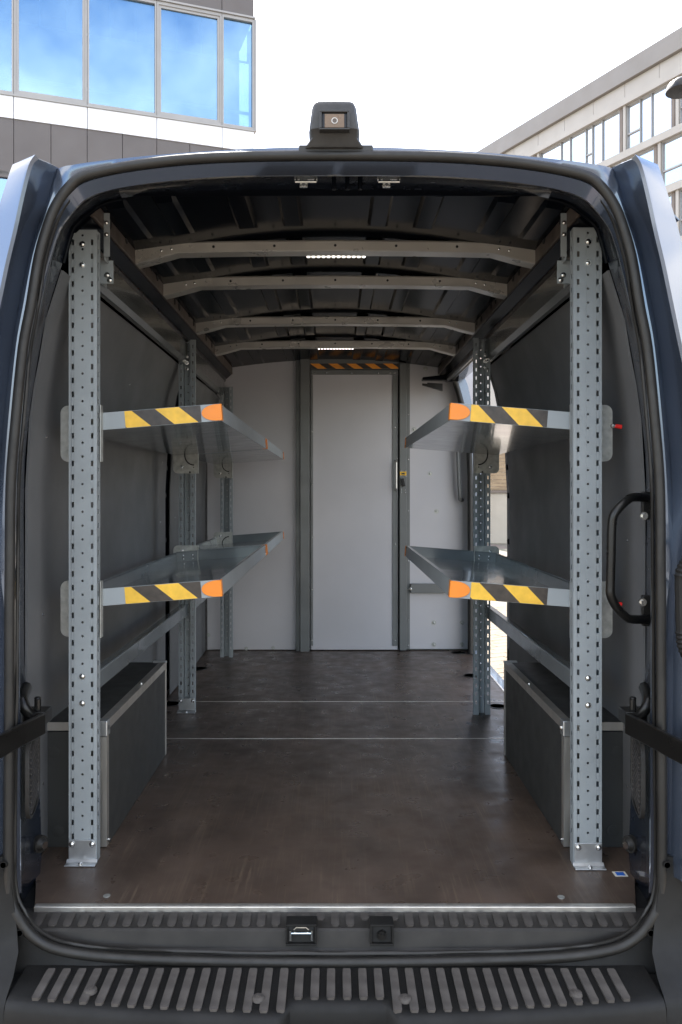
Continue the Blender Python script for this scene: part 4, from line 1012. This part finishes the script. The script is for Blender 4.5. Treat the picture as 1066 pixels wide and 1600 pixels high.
# ------------------------------------------------------------------ left office building
C0 = Vector((-1.61, 16.0, 0)); dL = Vector((-2.92, -1, 0)).normalized(); nL = Vector((dL.y, -dL.x, 0))
if nL.y > 0: nL = -nL
ob = thing('office_building', 'office building with blue reflecting windows over a white band and grey panels', 'building', C0)
def fb(s_, d, z): return C0 + dL * s_ + nL * d + Vector((0, 0, z))          # along, outwards, up
def fbox(s0, s1, d0, d1, z0, z1): m = MB(); m.hexa(lambda a, b, c: fb(a, b, c), s0, s1, d0, d1, z0, z1); return m
SM = [0.0, .645, 1.90, 3.17, 4.44, 5.71, 6.98, 8.25, 9.52, 10.79, 12.06]
zS, zW, zG = 8.79, 11.0, 8.36
build('wall', fbox(0.02, 12.06, -6, -1.3, 0, 14.0), 'clad', ob)
for fl_ in range(3):
    dz = -3.6 * fl_ if fl_ else 0
    for i, (a, b) in enumerate(zip(SM, SM[1:])):
        wn = MB(); zs0, zs1 = zS + dz, zW + dz
        fw = .035
        for q in ((a + .004, b - .004, -.10, .0, zs0, zs0 + .06), (a + .004, b - .004, -.10, .0, zs1 - .06, zs1), (a + .004, a + fw, -.10, .002, zs0 + .06, zs1 - .06), (b - fw, b - .004, -.10, .002, zs0 + .06, zs1 - .06)):
            wn.hexa(lambda x, y, z: fb(x, y, z), *q)
        if i % 2 == 1:   # an opening sash with a second frame
            for q in ((a + fw, b - fw, -.08, -.02, zs0 + .06, zs0 + .11), (a + fw, b - fw, -.08, -.02, zs1 - .11, zs1 - .06), (a + fw, a + fw + .05, -.08, -.02, zs0 + .11, zs1 - .11), (b - fw - .05, b - fw, -.08, -.02, zs0 + .11, zs1 - .11)):
                wn.hexa(lambda x, y, z: fb(x, y, z), *q)
        wo = build('window', wn, 'winframe', ob, smooth=0)
        pn = build('pane', fbox(a + fw, b - fw, -.07, -.05, zs0 + .06, zs1 - .06), 'glass', wo, smooth=0)
        if fl_ == 0:
            for q in ((a, b, -.50, -.46, zs0 + .52, zs0 + .57), (a, b, -.40, -.37, zs0 + 1.52, zs0 + 1.55), ((a + b) / 2 - .30, (a + b) / 2 - .265, -.40, -.38, zs0 + 1.56, zs1), ((a + b) / 2 + .18, (a + b) / 2 + .215, -.40, -.38, zs0 + 1.56, zs1)):
                build('inner_bar', fbox(*q), 'whiteband', wo, smooth=0)
    # white band and grey band below the windows
    for a, b in zip(SM, SM[1:]):
        build('white_panel', fbox(a + .006, b - .006, -1.29, .02, zG + dz, zS + dz - .035), 'whiteband', ob, smooth=0)
        build('sill', fbox(a, b, -.11, .045, zS + dz - .032, zS + dz - .002), 'winframe', ob, smooth=0)
        h_ = (a + b) / 2
        for p, q in ((a, h_), (h_, b)):
            build('grey_panel', fbox(p + .005, q - .005, -1.29, .0, zG + dz - 1.07, zG + dz - .006), 'clad', ob, smooth=0)
for a, b in zip(SM, SM[1:]):
    build('grey_panel', fbox(a + .006, b - .006, -1.29, .0, zW + .045, 13.6), 'clad', ob, smooth=0)
build('head_trim', fbox(-.02, 12.06, -.11, .03, zW + .004, zW + .04), 'winframe', ob, smooth=0)
build('corner_post', fbox(-.055, -.003, -.5, .004, zS, zW), 'winframe', ob, smooth=0)

# ------------------------------------------------------------------ right office building
E0 = Vector((17.2, 40.0, 0)); dE = Vector((-.515, 1, 0)).normalized(); nE = Vector((-dE.y, dE.x, 0))
if nE.x > 0: nE = -nE
rb_ = thing('office_building', 'long beige office building with window ribbons and a roof fascia coloured dark for shade', 'building', E0)
def eb(s_, d, z): return E0 + dE * s_ + nE * d + Vector((0, 0, z))
def ebox(s0, s1, d0, d1, z0, z1): m = MB(); m.hexa(lambda a, b, c: eb(a, b, c), s0, s1, d0, d1, z0, z1); return m
S0, S1 = -10.0, 34.0
zz_ = lambda y: (768 - y) * 40 / F + EYE
zt_, zf_, zp_, zl_ = zz_(47), zz_(80), zz_(104), zz_(116)
build('wall', ebox(S0, S1, -12, -.35, 0, zf_), 'beige', rb_)
build('roof_fascia', ebox(S0, S1, -12, .25, zf_ + .02, zt_), 'fascia', rb_, smooth=0)
for k in range(int((S1 - S0) / 2.27)):
    a = S0 + k * 2.27; build('parapet_panel', ebox(a + .012, a + 2.258, -.34, .02, zp_ + .02, zf_), 'beige', rb_, smooth=0)
rows_ = [(zl_, zz_(193.5)), (zz_(206), zz_(281)), (zz_(294), zz_(294) - 2.4), (zz_(294) - 2.8, zz_(294) - 5.2)]
build('ledge', ebox(S0, S1, -.34, .10, zl_ + .004, zp_), 'beige', rb_, smooth=0)
for ri, (zh, zlw) in enumerate(rows_):
    zn = rows_[ri + 1][0] if ri + 1 < len(rows_) else zlw - .4
    build('ledge', ebox(S0, S1, -.34, .10, zn + .004, zlw - .004), 'beige', rb_, smooth=0)
    s_ = S0 - .2 + (0 if ri % 2 == 0 else 3.4)
    bays = []; t = S0 + .43 + 10 - 6.8 * 2 + (0 if ri % 2 == 0 else 1.1)
    k = 0
    while t < S1 - 7:
        t1 = t + (6.8 if k % 3 != 2 else 3.4)
        if t >= S0:
            build('pier', ebox(t - .22, t - .04, -.33, -.02, zlw, zh), 'beige', rb_, smooth=0); build('pier', ebox(t + .06, t + .24, -.33, -.08, zlw, zh), 'pier', rb_, smooth=0)
            xs2 = [t + .28]
            pat = [1.25, .75, .5] * 4; j = 0
            while xs2[-1] + pat[j] < t1 - .3: xs2.append(xs2[-1] + pat[j]); j += 1
            xs2[-1] = t1 - .26
            wn = MB()
            for q in xs2: wn.hexa(lambda a, b, c: eb(a, b, c), q - .016, q + .016, -.30, -.10, zlw + .06, zh - .06)
            wn.hexa(lambda a, b, c: eb(a, b, c), xs2[0] - .035, xs2[-1] + .035, -.30, -.09, zlw, zlw + .06); wn.hexa(lambda a, b, c: eb(a, b, c), xs2[0] - .035, xs2[-1] + .035, -.30, -.09, zh - .06, zh)
            for q in range(2, len(xs2) - 1, 3):
                zm = zlw + (zh - zlw) * .36; wn.hexa(lambda a, b, c: eb(a, b, c), xs2[q] + .035, xs2[q + 1] - .035, -.28, -.12, zm - .04, zm + .04)
            wo = build('window', wn, 'winframe', rb_, smooth=0)
            for q0, q1 in zip(xs2, xs2[1:]): build('pane', ebox(q0 + .03, q1 - .03, -.24, -.20, zlw + .05, zh - .05), 'glass_far', wo, smooth=0)
        t = t1; k += 1

# street lamp at the right edge
lmp = thing('street_lamp', 'dark street lamp head in front of the beige office building', 'street lamp', (8.75, 20, 0))
m = MB(); m.tube([(8.75, 20, 0), (8.75, 20, 5.0), (8.75, 20, 11.9)], [.09, .07, .05], 10); build('pole', m, 'black', lmp)
m = MB(); cz = zz_(131) if False else EYE + (768 - 132) * 20 / F
m.tube([(8.62, 20, cz - .19), (8.62, 20, cz - .17), (8.62, 20, cz), (8.62, 20, cz + .12), (8.62, 20, cz + .19)], [.02, .40, .36, .20, .03], 20); build('lamp_head', m, 'black', lmp, smooth=50)

# ------------------------------------------------------------------ what shows through the side door
pw = thing('plank_wall', 'wooden plank wall on a pale concrete plinth seen through the side door', 'wall', (5.5, 25, 0))
m = MB(); m.box(2.5, 9.0, 25.0, 25.5, 0, 1.58); build('plinth', m, 'concrete', pw, bevel=.02)
m = MB(); m.box(2.4, 9.1, 24.93, 25.5, 1.584, 1.66); build('coping', m, 'pier', pw)
for k in range(12):
    z = 1.67 + k * .112; m = MB(); m.box(2.5, 9.0, 25.05 + random.uniform(0, .012), 25.09, z, z + .104); build('plank', m, 'plank', pw, smooth=0)
for x in (2.6, 4.25, 6.9, 8.9): m = MB(); m.box(x - .09, x + .09, 25.10, 25.28, 1.66, 4.95 if x == 4.25 else 3.1); build('post', m, 'concrete', pw)
def shrub(x, y, hgt, n, spread, label):
    sh = thing('bare_shrub', label, 'shrub', (x, y, 0), 'bare shrubs beyond the plank wall')
    m = MB()
    for k in range(n):
        p = Vector((x + random.gauss(0, spread * .25), y + random.gauss(0, spread * .25), 0)); d = Vector((random.gauss(0, .35), random.gauss(0, .35), 1)).normalized(); pts = [p.copy()]; L_ = hgt * random.uniform(.55, 1) / 6
        for j in range(6):
            d = (d + Vector((random.gauss(0, .22), random.gauss(0, .22), random.gauss(0, .06)))).normalized(); p = p + d * L_; pts.append(p.copy())
            if j > 1:
                for _ in range(3):
                    e = (d + Vector((random.gauss(0, .8), random.gauss(0, .8), random.gauss(0, .4)))).normalized(); m.tube([p, p + e * L_ * .7, p + e * L_ * 1.2 + Vector((0, 0, .08))], [.012, .008, .004], 3, caps=False)
        m.tube(pts, [.035, .03, .026, .021, .016, .011, .006], 4, caps=False)
    build('branches', m, 'twig', sh, smooth=0, merge=False)
shrub(5.0, 28.5, 5.0, 60, 2.4, 'bare brown shrub right behind the tall concrete post of the plank wall')
shrub(7.4, 29.5, 4.4, 50, 2.4, 'bare brown shrub behind the right end of the plank wall')
shrub(3.4, 30.5, 4.6, 40, 2.0, 'bare brown shrub behind the left end of the plank wall')
pb = thing('pale_building', 'pale plain building with tall windows behind the bare shrubs', 'building', (14, 62, 0))
m = MB(); m.box(4, 26, 60, 72, 0, 14); build('wall', m, 'concrete', pb)
for k in range(10):
    x = 5 + k * 2.0
    for z in (6.2, 9.6):
        m = MB(); m.box(x, x + 1.0, 59.93, 60.02, z, z + 2.2); wv_ = build('window', m, 'winframe', pb); m = MB(); m.box(x + .08, x + .92, 59.90, 59.925, z + .08, z + 2.12); build('pane', m, 'glass_far', wv_)
